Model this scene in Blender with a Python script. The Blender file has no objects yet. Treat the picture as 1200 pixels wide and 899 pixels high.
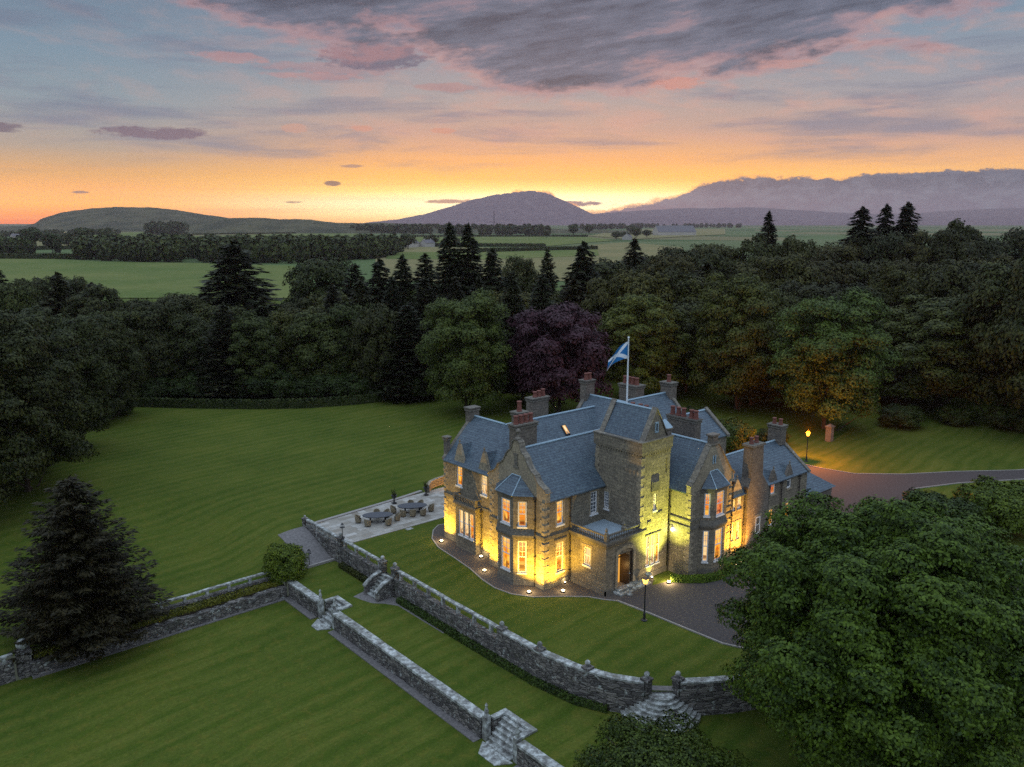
import bpy, bmesh, math, random
import numpy as np
from mathutils import Vector, Matrix
from mathutils.geometry import tessellate_polygon

# ------------------------------------------------------------------ camera, sky, sun, exposure
S = bpy.context.scene
COL = S.collection
R = math.radians
PITCH = math.atan(189.5/970.0)
CAM = (-43.97, -46.72, 30.0)
HEAD = R(40.9)                      # heading, turned clockwise from +Y
cam = bpy.data.objects.new('camera', bpy.data.cameras.new('camera'))
COL.objects.link(cam); S.camera = cam
cam.location = CAM
cam.rotation_euler = (R(90)-PITCH, 0, -HEAD)
cam.data.sensor_width = 36; cam.data.lens = 970/1200*36
cam.data.clip_start = .5; cam.data.clip_end = 60000
S.view_settings.view_transform = 'Standard'; S.view_settings.look = 'None'
S.view_settings.exposure = 0; S.view_settings.gamma = 1
S.render.engine = 'CYCLES'
S.cycles.use_denoising = False   # the photograph has sensor grain; keep the fine texture
S.cycles.max_bounces = 5; S.cycles.diffuse_bounces = 2; S.cycles.glossy_bounces = 2
S.cycles.transparent_max_bounces = 6; S.cycles.volume_bounces = 0
S.cycles.sample_clamp_indirect = 1.2; S.cycles.sample_clamp_direct = 12
S.cycles.caustics_reflective = False; S.cycles.caustics_refractive = False

def lin(c):
    return tuple(((v/255.0)/12.92 if v <= 10 else ((v/255.0+.055)/1.055)**2.4) for v in c) + (1.0,)

class NT:
    """small helper for node trees"""
    def __init__(s, nt): s.t = nt; s.n = nt.nodes; s.l = nt.links
    def add(s, typ, **kw):
        n = s.n.new(typ)
        for k, v in kw.items(): setattr(n, k, v)
        return n
    def put(s, sock, v):
        if v is None: return
        if isinstance(v, bpy.types.NodeSocket): s.l.new(v, sock)
        else: sock.default_value = v
    def math(s, op, a, b=None, c=None, clamp=False):
        n = s.add('ShaderNodeMath', operation=op, use_clamp=clamp)
        s.put(n.inputs[0], a); s.put(n.inputs[1], b); s.put(n.inputs[2], c)
        return n.outputs[0]
    def mix(s, f, a, b, blend='MIX'):
        n = s.add('ShaderNodeMix', data_type='RGBA', blend_type=blend)
        s.put(n.inputs['Factor'], f); s.put(n.inputs['A'], a); s.put(n.inputs['B'], b)
        return [o for o in n.outputs if o.type == 'RGBA'][0]
    def ramp(s, f, stops, interp='LINEAR'):
        n = s.add('ShaderNodeValToRGB'); n.color_ramp.interpolation = interp
        e = n.color_ramp.elements
        while len(e) < len(stops): e.new(1.0)
        for el, (p, c) in zip(e, stops): el.position = p; el.color = c if len(c) == 4 else (*c, 1)
        s.put(n.inputs[0], f); return n.outputs[0]
    def step(s, x, a, b):
        n = s.add('ShaderNodeMapRange', interpolation_type='SMOOTHSTEP')
        s.put(n.inputs['Value'], x); s.put(n.inputs['From Min'], a); s.put(n.inputs['From Max'], b)
        return n.outputs[0]
    def noise(s, vec, scale, detail=4, rough=.55, dist=0.0, color=False):
        n = s.add('ShaderNodeTexNoise'); s.put(n.inputs['Vector'], vec)
        n.inputs['Scale'].default_value = scale; n.inputs['Detail'].default_value = detail
        n.inputs['Roughness'].default_value = rough; n.inputs['Distortion'].default_value = dist
        return n.outputs['Color' if color else 'Fac']
    def curve(s, x, pts, x0, x1, y0, y1):
        t = s.math('DIVIDE', s.math('SUBTRACT', x, x0), x1-x0, clamp=True)
        n = s.add('ShaderNodeFloatCurve'); c = n.mapping.curves[0]
        P = [((px-x0)/(x1-x0), (py-y0)/(y1-y0)) for px, py in pts]
        c.points[0].location = P[0]; c.points[1].location = P[-1]
        for p in P[1:-1]: c.points.new(*p)
        for p in c.points: p.handle_type = 'AUTO'
        n.mapping.update(); s.put(n.inputs['Value'], t)
        return s.math('MULTIPLY_ADD', n.outputs[0], y1-y0, y0)
    def xyz(s, x, y, z=0.0):
        n = s.add('ShaderNodeCombineXYZ'); s.put(n.inputs[0], x); s.put(n.inputs[1], y); s.put(n.inputs[2], z)
        return n.outputs[0]
    def sep(s, v):
        n = s.add('ShaderNodeSeparateXYZ'); s.put(n.inputs[0], v); return n.outputs

W = bpy.data.worlds.new('World'); S.world = W; W.use_nodes = True
w = NT(W.node_tree); w.n.clear()
SUN_EL, SUN_AZ = R(1.2), R(40.9+2.5)           # the sun sits on the hills, just right of the middle
def build_world():
    tc = w.add('ShaderNodeTexCoord').outputs['Generated']
    rot = w.add('ShaderNodeVectorRotate', rotation_type='Z_AXIS'); w.put(rot.inputs['Vector'], tc)
    rot.inputs['Angle'].default_value = HEAD
    x, y, z = w.sep(rot.outputs[0])
    deg = 180/math.pi
    A = w.math('MULTIPLY', w.math('ARCTAN2', x, y), deg)
    E = w.math('MULTIPLY', w.math('ARCSINE', z), deg)
    aA = w.math('ABSOLUTE', w.math('SUBTRACT', A, 3.0))
    e20 = w.math('DIVIDE', E, 20.0, clamp=True)
    def st(l): return [(e/20.0, lin(c)) for e, c in l]
    centre = w.ramp(e20, st([(0,(255,200,100)),(.5,(255,232,160)),(1.2,(255,246,205)),(2.0,(255,214,104)),(2.9,(254,190,76)),(4.0,(238,172,98)),(5.8,(190,156,140)),(8,(160,156,160)),(11,(134,144,162)),(14,(122,136,158)),(20,(112,130,158))]))
    edge = w.ramp(e20, st([(0,(232,116,10)),(.5,(250,148,10)),(1.1,(250,176,44)),(1.9,(242,166,58)),(2.9,(216,160,88)),(4.4,(168,152,138)),(7,(132,150,162)),(10,(114,142,164)),(14,(100,124,150)),(20,(98,122,152))]))
    right = w.ramp(e20, st([(0,(170,130,140)),(2.6,(252,188,84)),(3.6,(232,172,112)),(5,(192,156,140)),(8,(150,152,164)),(11,(122,146,168)),(14,(106,134,162)),(20,(98,122,152))]))
    fL = w.step(A, -4.0, -27.0); fR = w.step(A, 9.0, 32.0)
    sky = w.mix(fL, centre, edge); sky = w.mix(fR, sky, right)
    # soft streaks and mottling of thin high cloud
    v = w.xyz(w.math('MULTIPLY', A, .05), w.math('MULTIPLY', E, .42))
    n1 = w.noise(v, 1.3, 7, .6, .3)
    v2 = w.xyz(w.math('MULTIPLY', A, .16), w.math('MULTIPLY', w.math('MULTIPLY_ADD', A, .05, E), .5), 3.0)
    n2 = w.noise(v2, 1.6, 8, .62, .4)
    pk = w.math('MULTIPLY', w.step(n2, .46, .68), w.math('MULTIPLY', w.step(E, 3.0, 5.5), w.math('MULTIPLY_ADD', w.step(A, -24, 6), .22, .16)))
    sky = w.mix(pk, sky, lin((212,158,142)))
    bl = w.math('MULTIPLY', w.step(n1, .46, .66), w.math('MULTIPLY', w.step(E, 2.2, 5.0), .72))
    sky = w.mix(bl, sky, lin((104,116,142)))
    st1 = w.noise(w.xyz(w.math('MULTIPLY', A, .03), w.math('MULTIPLY', E, 2.2), 9.0), 1.5, 5, .6, .15)
    stf = w.math('MULTIPLY', w.step(st1, .46, .66), w.math('MULTIPLY', w.step(E, 4.5, 1.2), .40))
    sky = w.mix(stf, sky, lin((240,160,84)))
    # white-hot band round the set sun
    ga = w.math('EXPONENT', w.math('MULTIPLY', w.math('POWER', w.math('DIVIDE', aA, 11.5), 2.0), -1.0))
    ge = w.math('EXPONENT', w.math('MULTIPLY', w.math('POWER', w.math('DIVIDE', w.math('SUBTRACT', E, 1.05), .85), 2.0), -1.0))
    sky = w.mix(w.math('MULTIPLY', ga, ge, clamp=True), sky, (1.7, 1.4, .95, 1))
    # small dark clouds: (centre az, el, half az, half el)
    cn = w.noise(w.xyz(w.math('MULTIPLY', A, .55), w.math('MULTIPLY', E, 1.6), 1.0), 1.4, 6, .65)
    def puff(sky, a, e, ha, he, c, k=.9):
        d = w.math('ADD', w.math('POWER', w.math('DIVIDE', w.math('SUBTRACT', A, a), ha), 2.0), w.math('POWER', w.math('DIVIDE', w.math('SUBTRACT', E, e), he), 2.0))
        d = w.math('MULTIPLY_ADD', w.math('SUBTRACT', cn, .5), 3.2, d)
        return w.mix(w.math('MULTIPLY', w.step(d, 1.05, .35), k), sky, lin(c))
    for a, e, ha, he, c, k in [(-22.5,5.35,3.6,.38,(104,88,108),.9),(-31.5,5.3,2.2,.3,(100,88,104),.9),(-11.9,2.48,.55,.17,(104,76,70),.9),(-10.6,3.6,.8,.16,(150,118,110),.8),
            (-17.8,10.0,2.4,.38,(190,134,132),.5),(-4.3,8.6,2.0,.32,(176,126,126),.5),(-14.2,5.9,1.0,.3,(196,146,128),.6),(-10.0,6.0,1.0,.25,(202,142,124),.7),(-4.6,5.9,.8,.2,(200,140,120),.7),
            (-11,9.6,5.5,.38,(176,128,132),.4),(-8.8,10.4,3.6,.95,(92,92,118),.85),(-12.5,9.1,3.6,.26,(186,130,130),.45),(17,9.6,3.0,.3,(200,150,140),.5),(10.8,8.7,2.2,.4,(206,140,124),.7),(-27,1.75,.6,.09,(110,80,80),.8),(-14.4,1.25,.7,.1,(110,70,60),.8),(-4.2,1.35,1.9,.16,(138,84,62),.85),(4.4,1.2,1.9,.2,(96,70,92),.95)]:
        sky = puff(sky, a, e, ha, he, c, k)
    # big dark cloud across the top, lit pink below
    b = w.curve(A, [(-32,17),(-24,14.6),(-18,12.7),(-13,11.6),(-7,11.6),(-4,10.6),(0,8.8),(4,8.8),(10,9.0),(15,10.0),(20,11.0),(26,12.2),(32,13.4)], -32, 32, 6, 20)
    bn = w.noise(w.xyz(w.math('MULTIPLY', A, .13), w.math('MULTIPLY', w.math('MULTIPLY_ADD', A, -.06, E), .38), 5.0), 1.35, 10, .60, .12)
    d = w.math('ADD', w.math('SUBTRACT', E, b), w.math('MULTIPLY', w.math('SUBTRACT', bn, .5), 8.5))
    hole = w.noise(w.xyz(w.math('MULTIPLY', A, .10), w.math('MULTIPLY', w.math('MULTIPLY_ADD', A, -.13, E), .55), 12.0), 1.5, 8, .62, .1)
    rim = w.math('MULTIPLY', w.step(d, -1.3, .1), .5)
    sky = w.mix(rim, sky, lin((196,136,134)))
    body = w.math('MULTIPLY', w.step(d, -.45, 1.0), w.math('MULTIPLY_ADD', w.step(hole, .52, .68), -.55, .98))
    dk = w.mix(w.step(hole, .32, .6), lin((58,70,92)), lin((98,110,134)))
    sky = w.mix(body, sky, dk)
    # low cloud bank on the right and the cap on the far mountain
    t = w.curve(A, [(-32,-1),(-7.5,-.6),(-6,.05),(-3,.5),(-.5,1.45),(0.5,1.95),(2.2,1.9),(3.2,1.25),(4.6,.85),(5.4,.6),(7,.95),(9,1.2),(11.5,1.8),(13.2,2.6),(16,2.85),(20,2.75),(24,2.95),(32,3.0)], -32, 32, -1, 4)
    tn = w.noise(w.xyz(w.math('MULTIPLY', A, .5), w.math('MULTIPLY', E, .9), 2.0), 1.7, 8, .66)
    dt = w.math('SUBTRACT', w.math('MULTIPLY_ADD', w.math('SUBTRACT', tn, .5), 1.05, t), E)
    sky = w.mix(w.math('MULTIPLY', w.step(dt, -.22, .0), w.math('MULTIPLY', w.step(A, 30, 6), .75)), sky, lin((250,168,84)))
    bankc = w.mix(w.step(E, .3, 2.4), lin((72,72,104)), lin((52,64,94)))
    bankc = w.mix(w.math('MULTIPLY', w.step(tn, .42, .62), .8), bankc, lin((80,90,120)))
    bankc = w.mix(w.math('MULTIPLY', w.step(A, 10, 1), .5), bankc, lin((104,74,100)))
    sky = w.mix(w.step(dt, -.02, .16), sky, bankc)
    # the sky's own brightness behind the evening air that stands in front of it
    Lp = w.math('MINIMUM', w.math('DIVIDE', 440.0, w.math('MAXIMUM', z, .002)), 14000.0)
    gain = w.math('EXPONENT', w.math('MULTIPLY', Lp, 6.5e-5))
    sky = w.mix(1.0, sky, w.xyz(w.math('MULTIPLY', gain, 1.06), w.math('MULTIPLY', gain, 1.02), w.math('MULTIPLY', gain, w.math('MULTIPLY_ADD', w.step(E, 5.5, 1.5), -.22, .97))), 'MULTIPLY')
    # the rest of the dome: clear blue dusk overhead and behind
    up = w.ramp(w.math('DIVIDE', E, 90.0, clamp=True), [(0,(.38,.42,.50)),(.2,(.50,.62,.80)),(.5,(.98,1.18,1.48)),(1,(1.12,1.34,1.70))])
    sky = w.mix(w.step(E, 14.5, 34), sky, up)
    sky = w.mix(w.step(w.math('ABSOLUTE', A), 60, 120), sky, up)
    sky = w.mix(w.step(E, 0.0, -3.0), sky, (.05,.06,.05,1))
    ns = w.add('ShaderNodeTexSky', sky_type='NISHITA', sun_disc=False)
    ns.sun_elevation = SUN_EL; ns.sun_rotation = SUN_AZ
    bg1 = w.add('ShaderNodeBackground'); w.put(bg1.inputs[0], sky); bg1.inputs[1].default_value = 0.88
    bg2 = w.add('ShaderNodeBackground'); w.put(bg2.inputs[0], ns.outputs[0]); bg2.inputs[1].default_value = .01
    ad = w.add('ShaderNodeAddShader'); w.l.new(bg1.outputs[0], ad.inputs[0]); w.l.new(bg2.outputs[0], ad.inputs[1])
    o = w.add('ShaderNodeOutputWorld'); w.l.new(ad.outputs[0], o.inputs[0])
build_world()
sl = bpy.data.lights.new('sun', 'SUN'); sl.energy = .25; sl.angle = R(6); sl.color = (1, .62, .34)
so = bpy.data.objects.new('sun', sl); COL.objects.link(so)
sd = Vector((math.sin(SUN_AZ)*math.cos(SUN_EL), math.cos(SUN_AZ)*math.cos(SUN_EL), math.sin(SUN_EL)))
so.rotation_euler = (-sd).to_track_quat('-Z', 'Y').to_euler()

# ------------------------------------------------------------------ helpers
def tag(o, label=None, cat=None, group=None, kind=None):
    if label: o['label'] = label
    if cat: o['category'] = cat
    if group: o['group'] = group
    if kind: o['kind'] = kind
    return o
def thing(name, label, cat, loc=(0,0,0), rz=0.0, group=None):
    o = bpy.data.objects.new(name, None); COL.objects.link(o); o.empty_display_size = .3
    o.location = loc; o.rotation_euler = (0,0,rz); return tag(o, label, cat, group)
def base(o):
    v = Vector((0,0,0))
    while o is not None: v += o.location; o = o.parent
    return v
class MB:
    def __init__(s): s.v = []; s.f = []
    def add(s, vs, fs):
        k = len(s.v); s.v += [tuple(p) for p in vs]; s.f += [tuple(i+k for i in f) for f in fs]; return s
    def box(s, x0, x1, y0, y1, z0, z1):
        vs = [(x,y,z) for z in (z0,z1) for x, y in ((x0,y0),(x1,y0),(x1,y1),(x0,y1))]
        return s.add(vs, [(3,2,1,0),(4,5,6,7),(0,1,5,4),(1,2,6,5),(2,3,7,6),(3,0,4,7)])
    def prism(s, poly, z0, z1):
        n = len(poly)
        return s.add([(*p,z0) for p in poly]+[(*p,z1) for p in poly], [tuple(range(n-1,-1,-1)), tuple(range(n,2*n))]+[(i,(i+1)%n,(i+1)%n+n,i+n) for i in range(n)])
    def frus(s, poly, z0, poly1, z1):
        n = len(poly)
        return s.add([(*p,z0) for p in poly]+[(*p,z1) for p in poly1], [tuple(range(n-1,-1,-1)), tuple(range(n,2*n))]+[(i,(i+1)%n,(i+1)%n+n,i+n) for i in range(n)])
    def slab(s, pts, off):
        """closed plate: pts outline, off offset vector"""
        n = len(pts); o = Vector(off)
        q = [Vector(p)+o for p in pts]
        return s.add([tuple(p) for p in pts]+[tuple(p) for p in q], [tuple(range(n-1,-1,-1)), tuple(range(n,2*n))]+[(i,(i+1)%n,(i+1)%n+n,i+n) for i in range(n)])
    def lathe(s, x, y, prof, n=10):
        k = len(s.v)
        for r, z in prof:
            for i in range(n):
                a = 2*math.pi*i/n; s.v.append((x+r*math.cos(a), y+r*math.sin(a), z))
        m = len(prof)
        for j in range(m-1):
            for i in range(n):
                a, b = k+j*n+i, k+j*n+(i+1)%n; s.f.append((a, b, b+n, a+n))
        s.f.append(tuple(k+i for i in range(n-1,-1,-1))); s.f.append(tuple(k+(m-1)*n+i for i in range(n)))
        return s
    def tube(s, pts, rad, n=6):
        pts = [Vector(p) for p in pts]; k = len(s.v); m = len(pts)
        for j, p in enumerate(pts):
            d = (pts[min(j+1,m-1)]-pts[max(j-1,0)]).normalized()
            a = d.cross(Vector((0,0,1)) if abs(d.z) < .9 else Vector((1,0,0))).normalized(); b = d.cross(a)
            r = rad[j] if isinstance(rad, (list, tuple)) else rad
            for i in range(n):
                t = 2*math.pi*i/n; s.v.append(tuple(p+a*r*math.cos(t)+b*r*math.sin(t)))
        for j in range(m-1):
            for i in range(n):
                a, b = k+j*n+i, k+j*n+(i+1)%n; s.f.append((a, b, b+n, a+n))
        s.f.append(tuple(k+i for i in range(n-1,-1,-1))); s.f.append(tuple(k+(m-1)*n+i for i in range(n)))
        return s
    def sweep(s, pts, wl, wr, z0, z1, jit=0.0):
        """wall along a ground line; wl to its left, wr to its right"""
        L, Rr = [], []; n = len(pts)
        for i in range(n):
            a = Vector(pts[max(i-1,0)]); b = Vector(pts[min(i+1,n-1)]); d = (b-a).normalized(); m = Vector((-d.y, d.x))
            p = Vector(pts[i]); L.append(p+m*wl); Rr.append(p-m*wr)
        k = len(s.v); rnd = random.Random(5)
        for a, b in zip(L, Rr):
            j = rnd.uniform(-jit, jit)
            s.v += [(a.x,a.y,z0),(b.x,b.y,z0),(b.x,b.y,z1+j),(a.x,a.y,z1+j)]
        for i in range(n-1):
            q = k+4*i
            for e in range(4): s.f.append((q+e, q+(e+1)%4, q+4+(e+1)%4, q+4+e))
        s.f.append((k+3,k+2,k+1,k)); q = k+4*(n-1); s.f.append((q,q+1,q+2,q+3))
        return s
    def build(s, name, mat, parent=None, smooth=False, label=None):
        b = base(parent) if parent else Vector((0,0,0))
        me = bpy.data.meshes.new(name)
        me.from_pydata([(x-b.x, y-b.y, z-b.z) for x, y, z in s.v], [], s.f)
        bm = bmesh.new(); bm.from_mesh(me); bmesh.ops.recalc_face_normals(bm, faces=bm.faces); bm.to_mesh(me); bm.free()
        if smooth: me.shade_smooth()
        me.materials.append(mat)
        if name == 'pane' and len(s.v) == 4:
            uvl = me.uv_layers.new(name='UVMap')
            for lp in me.loops: uvl.data[lp.index].uv = ((0,0),(1,0),(1,1),(0,1))[lp.vertex_index]
        o = bpy.data.objects.new(name, me); COL.objects.link(o); o.parent = parent
        if label: o['label'] = label
        return o
def split_build(b, name, mat, parent):
    par = list(range(len(b.v)))
    def fd(i):
        while par[i] != i: par[i] = par[par[i]]; i = par[i]
        return i
    for f in b.f:
        for q in f[1:]: par[fd(q)] = fd(f[0])
    g = {}
    for f in b.f: g.setdefault(fd(f[0]), []).append(f)
    for fs in g.values():
        ids = sorted({i for f in fs for i in f}); m = {a: k for k, a in enumerate(ids)}; q = MB(); q.add([b.v[i] for i in ids], [tuple(m[i] for i in f) for f in fs]); q.build(name, mat, parent)
def kids(o): return [c for c in bpy.data.objects if c.parent == o]
def dup(root, loc, rz=0.0, sc=None, label=None, group=None, color=None):
    tree = {}
    def cp(o, par):
        c = o.copy(); COL.objects.link(c); c.parent = par
        if color: c.color = color
        for ch in CH.get(o.name, ()): cp(ch, c)
        return c
    r = cp(root, None); r.location = loc; r.rotation_euler = (0,0,rz)
    if sc: r.scale = sc
    if label: r['label'] = label
    if group: r['group'] = group
    return r
CH = {}
def remember(o):
    CH[o.name] = kids(o)
    for c in CH[o.name]: remember(c)

# ------------------------------------------------------------------ materials
def mat(name, fn, rough=.8, spec=.3, metal=0.0):
    m = bpy.data.materials.new(name); m.use_nodes = True; t = NT(m.node_tree)
    p = m.node_tree.nodes['Principled BSDF']; p.inputs['Roughness'].default_value = rough
    p.inputs['Specular IOR Level'].default_value = spec; p.inputs['Metallic'].default_value = metal
    fn(t, p); return m
def pos(t): return t.add('ShaderNodeNewGeometry').outputs['Position']
def bump(t, p, h, strength=.4, dist=.05):
    b = t.add('ShaderNodeBump'); b.inputs['Strength'].default_value = strength; b.inputs['Distance'].default_value = dist
    t.put(b.inputs['Height'], h); t.l.new(b.outputs[0], p.inputs['Normal'])
def wallvec(t):
    x, y, z = t.sep(pos(t)); return t.xyz(t.math('ADD', x, y), z, 0.0)
def stone(name, c1, c2, c3, bw=.62, rh=.27, ms=.012, lich=0.0):
    def f(t, p):
        v = wallvec(t)
        b = t.add('ShaderNodeTexBrick'); t.put(b.inputs['Vector'], v)
        b.inputs['Scale'].default_value = 1; b.inputs['Brick Width'].default_value = bw; b.inputs['Row Height'].default_value = rh
        b.inputs['Mortar Size'].default_value = ms; b.inputs['Mortar Smooth'].default_value = .5; b.offset_frequency = 2
        b.inputs['Color1'].default_value = (*c1,1); b.inputs['Color2'].default_value = (*c2,1); b.inputs['Mortar'].default_value = (*c3,1)
        n = t.noise(pos(t), .55, 5, .6); n2 = t.noise(pos(t), 6.0, 4, .6)
        c = t.mix(t.math('MULTIPLY', t.step(n, .42, .72), .55), b.outputs['Color'], (c1[0]*.55, c1[1]*.55, c1[2]*.6, 1))
        c = t.mix(.55, c, t.ramp(n2, [(.34,(.25,.25,.27)),(.62,(1.15,1.12,1.05))]), 'MULTIPLY')
        if lich:
            c = t.mix(t.math('MULTIPLY', t.step(t.noise(pos(t), 3.2, 5, .7), .58, .68), lich), c, (.42,.42,.38,1))
        t.l.new(c, p.inputs['Base Color'])
        bump(t, p, t.math('MULTIPLY_ADD', n2, .5, b.outputs['Fac']), .5, .03)
    return mat(name, f, .85, .2)
M = {}
M['stone'] = stone('sandstone_courses', (.30,.262,.195), (.20,.178,.138), (.115,.105,.09))
M['dressed'] = stone('dressed_sandstone', (.40,.345,.25), (.34,.29,.21), (.22,.19,.14), 1.3, .62, .008)
M['trim'] = stone('weathered_cornice', (.20,.185,.155), (.16,.15,.13), (.11,.10,.09), 1.5, .8, .006, .25)
M['chimney'] = stone('chimney_stone', (.23,.20,.165), (.17,.15,.13), (.10,.09,.08), .5, .26, .012, .2)
M['parapet'] = stone('lichened_skews', (.26,.235,.19), (.19,.175,.15), (.12,.11,.10), .8, .45, .01, .6)
def f_rubble(t, p):
    P = pos(t); x, y, z = t.sep(P)
    v = t.xyz(t.math('MULTIPLY', t.math('ADD', x, y), 1.0), t.math('MULTIPLY', z, 2.2), t.math('MULTIPLY', t.math('SUBTRACT', x, y), .3))
    vo = t.add('ShaderNodeTexVoronoi', feature='F1'); t.put(vo.inputs['Vector'], v); vo.inputs['Scale'].default_value = 2.6
    vd = t.add('ShaderNodeTexVoronoi', feature='DISTANCE_TO_EDGE'); t.put(vd.inputs['Vector'], v); vd.inputs['Scale'].default_value = 2.6
    c = t.ramp(t.sep(vo.outputs['Color'])[0], [(0,(.075,.07,.068)),(.5,(.15,.14,.13)),(1,(.26,.24,.215))])
    c = t.mix(t.step(vd.outputs['Distance'], .07, .01), c, (.04,.037,.034,1))
    n = t.noise(P, 2.6, 6, .72)
    c = t.mix(t.step(n, .56, .66), c, (.42,.45,.42,1))
    c = t.mix(t.math('MULTIPLY', t.step(t.noise(P, .8, 4, .6), .54, .72), .6), c, (.05,.055,.035,1))
    t.l.new(c, p.inputs['Base Color'])
    bump(t, p, t.math('ADD', t.step(vd.outputs['Distance'], 0, .15), n), .8, .06)
M['rubble'] = mat('rubble_wall_stone', f_rubble, .9, .2)
def f_coping(t, p):
    P = pos(t); n = t.noise(P, 2.4, 6, .7); n3 = t.noise(P, .9, 3, .6)
    c = t.ramp(n, [(.36,(.12,.115,.11)),(.5,(.28,.29,.27)),(.6,(.50,.53,.51)),(.72,(.62,.65,.62))])
    c = t.mix(t.math('MULTIPLY', t.step(n3, .52, .7), .6), c, (.14,.14,.11,1))
    t.l.new(c, p.inputs['Base Color']); bump(t, p, n, .5, .03)
M['coping'] = mat('lichened_coping', f_coping, .9, .2)
def f_slate(t, p):
    v = wallvec(t)
    b = t.add('ShaderNodeTexBrick'); t.put(b.inputs['Vector'], v)
    b.inputs['Scale'].default_value = 1; b.inputs['Brick Width'].default_value = .34; b.inputs['Row Height'].default_value = .17
    b.inputs['Mortar Size'].default_value = .012; b.inputs['Mortar Smooth'].default_value = .3
    b.inputs['Color1'].default_value = (.052,.082,.112,1); b.inputs['Color2'].default_value = (.085,.128,.165,1); b.inputs['Mortar'].default_value = (.045,.05,.065,1)
    n = t.noise(pos(t), .7, 5, .65); n2 = t.noise(pos(t), 5, 4, .7)
    c = t.mix(t.math('MULTIPLY', t.step(n, .5, .75), .5), b.outputs['Color'], (.045,.06,.08,1))
    c = t.mix(t.math('MULTIPLY', t.step(n2, .50, .68), .6), c, (.14,.20,.21,1))
    c = t.mix(t.math('MULTIPLY', t.step(n2, .46, .34), .5), c, (.02,.03,.045,1))
    t.l.new(c, p.inputs['Base Color']); bump(t, p, t.math('ADD', b.outputs['Fac'], n2), .5, .03)
M['slate'] = mat('roof_slate', f_slate, .52, .5)
def plain(name, c, rough=.7, spec=.3, var=.25, sc=3.0, metal=0.0, bmp=.15):
    def f(t, p):
        n = t.noise(pos(t), sc, 4, .6)
        t.l.new(t.mix(n, tuple(v*(1-var) for v in c)+(1,), tuple(min(1,v*(1+var)) for v in c)+(1,)), p.inputs['Base Color'])
        if bmp: bump(t, p, n, bmp, .02)
    return mat(name, f, rough, spec, metal)
M['lead'] = plain('lead_flashing', (.30,.42,.50), .45, .5, .2)
M['leadroof'] = plain('lead_flat_roof', (.30,.38,.44), .5, .5, .3, 1.5)
M['pot'] = plain('terracotta', (.18,.068,.052), .75, .3, .3, 6)
M['white'] = plain('white_paint', (.78,.79,.80), .5, .4, .04)
M['iron'] = plain('black_iron', (.018,.019,.022), .5, .5, .3)
M['pipe'] = plain('painted_downpipe', (.035,.03,.03), .6, .4, .3)
M['wood'] = plain('dark_oak_door', (.045,.03,.02), .5, .4, .4, 8)
M['gravel'] = plain('gravel', (.165,.155,.15), .95, .15, .8, 5, 0, .6)
M['gravel2'] = plain('path_gravel', (.095,.082,.072), .95, .15, .7, 6, 0, .6)
M['tarmac'] = plain('drive_tarmac', (.070,.062,.060), .9, .2, .7, 5, 0, .5)
M['kerb'] = plain('kerb_stone', (.30,.28,.26), .9, .2, .4, 4)
M['pole'] = plain('white_pole_paint', (.74,.80,.84), .4, .5, .03)
M['wicker'] = plain('woven_rattan', (.22,.185,.125), .8, .2, .5, 22, 0, .8)
M['tabletop'] = plain('slate_grey_tabletop', (.055,.062,.075), .35, .5, .2, 2)
M['soil'] = plain('dark_soil', (.035,.028,.02), .95, .1, .5, 6, 0, .6)
M['bark'] = plain('tree_bark', (.07,.055,.042), .95, .1, .5, 5, 0, .8)
M['farmwall'] = plain('farm_harling', (.45,.42,.38), .9, .2, .15)
M['farmroof'] = plain('farm_roof', (.14,.13,.14), .7, .3, .2)
def f_pave(t, p):
    v = pos(t)
    b = t.add('ShaderNodeTexBrick'); t.put(b.inputs['Vector'], v)
    b.inputs['Scale'].default_value = 1; b.inputs['Brick Width'].default_value = 1.15; b.inputs['Row Height'].default_value = .62
    b.inputs['Mortar Size'].default_value = .015; b.squash = .7; b.squash_frequency = 3
    b.inputs['Color1'].default_value = (.24,.215,.17,1); b.inputs['Color2'].default_value = (.50,.49,.45,1); b.inputs['Mortar'].default_value = (.15,.14,.12,1)
    n = t.noise(v, 1.1, 5, .65)
    c = t.mix(t.math('MULTIPLY', t.step(n, .45, .7), .5), b.outputs['Color'], (.22,.19,.15,1))
    c = t.mix(t.math('MULTIPLY', t.noise(v, 5, 4, .7), .3), c, (.2,.19,.17,1))
    t.l.new(c, p.inputs['Base Color']); bump(t, p, b.outputs['Fac'], .3, .02)
M['paving'] = mat('sandstone_flags', f_pave, .75, .3)
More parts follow.
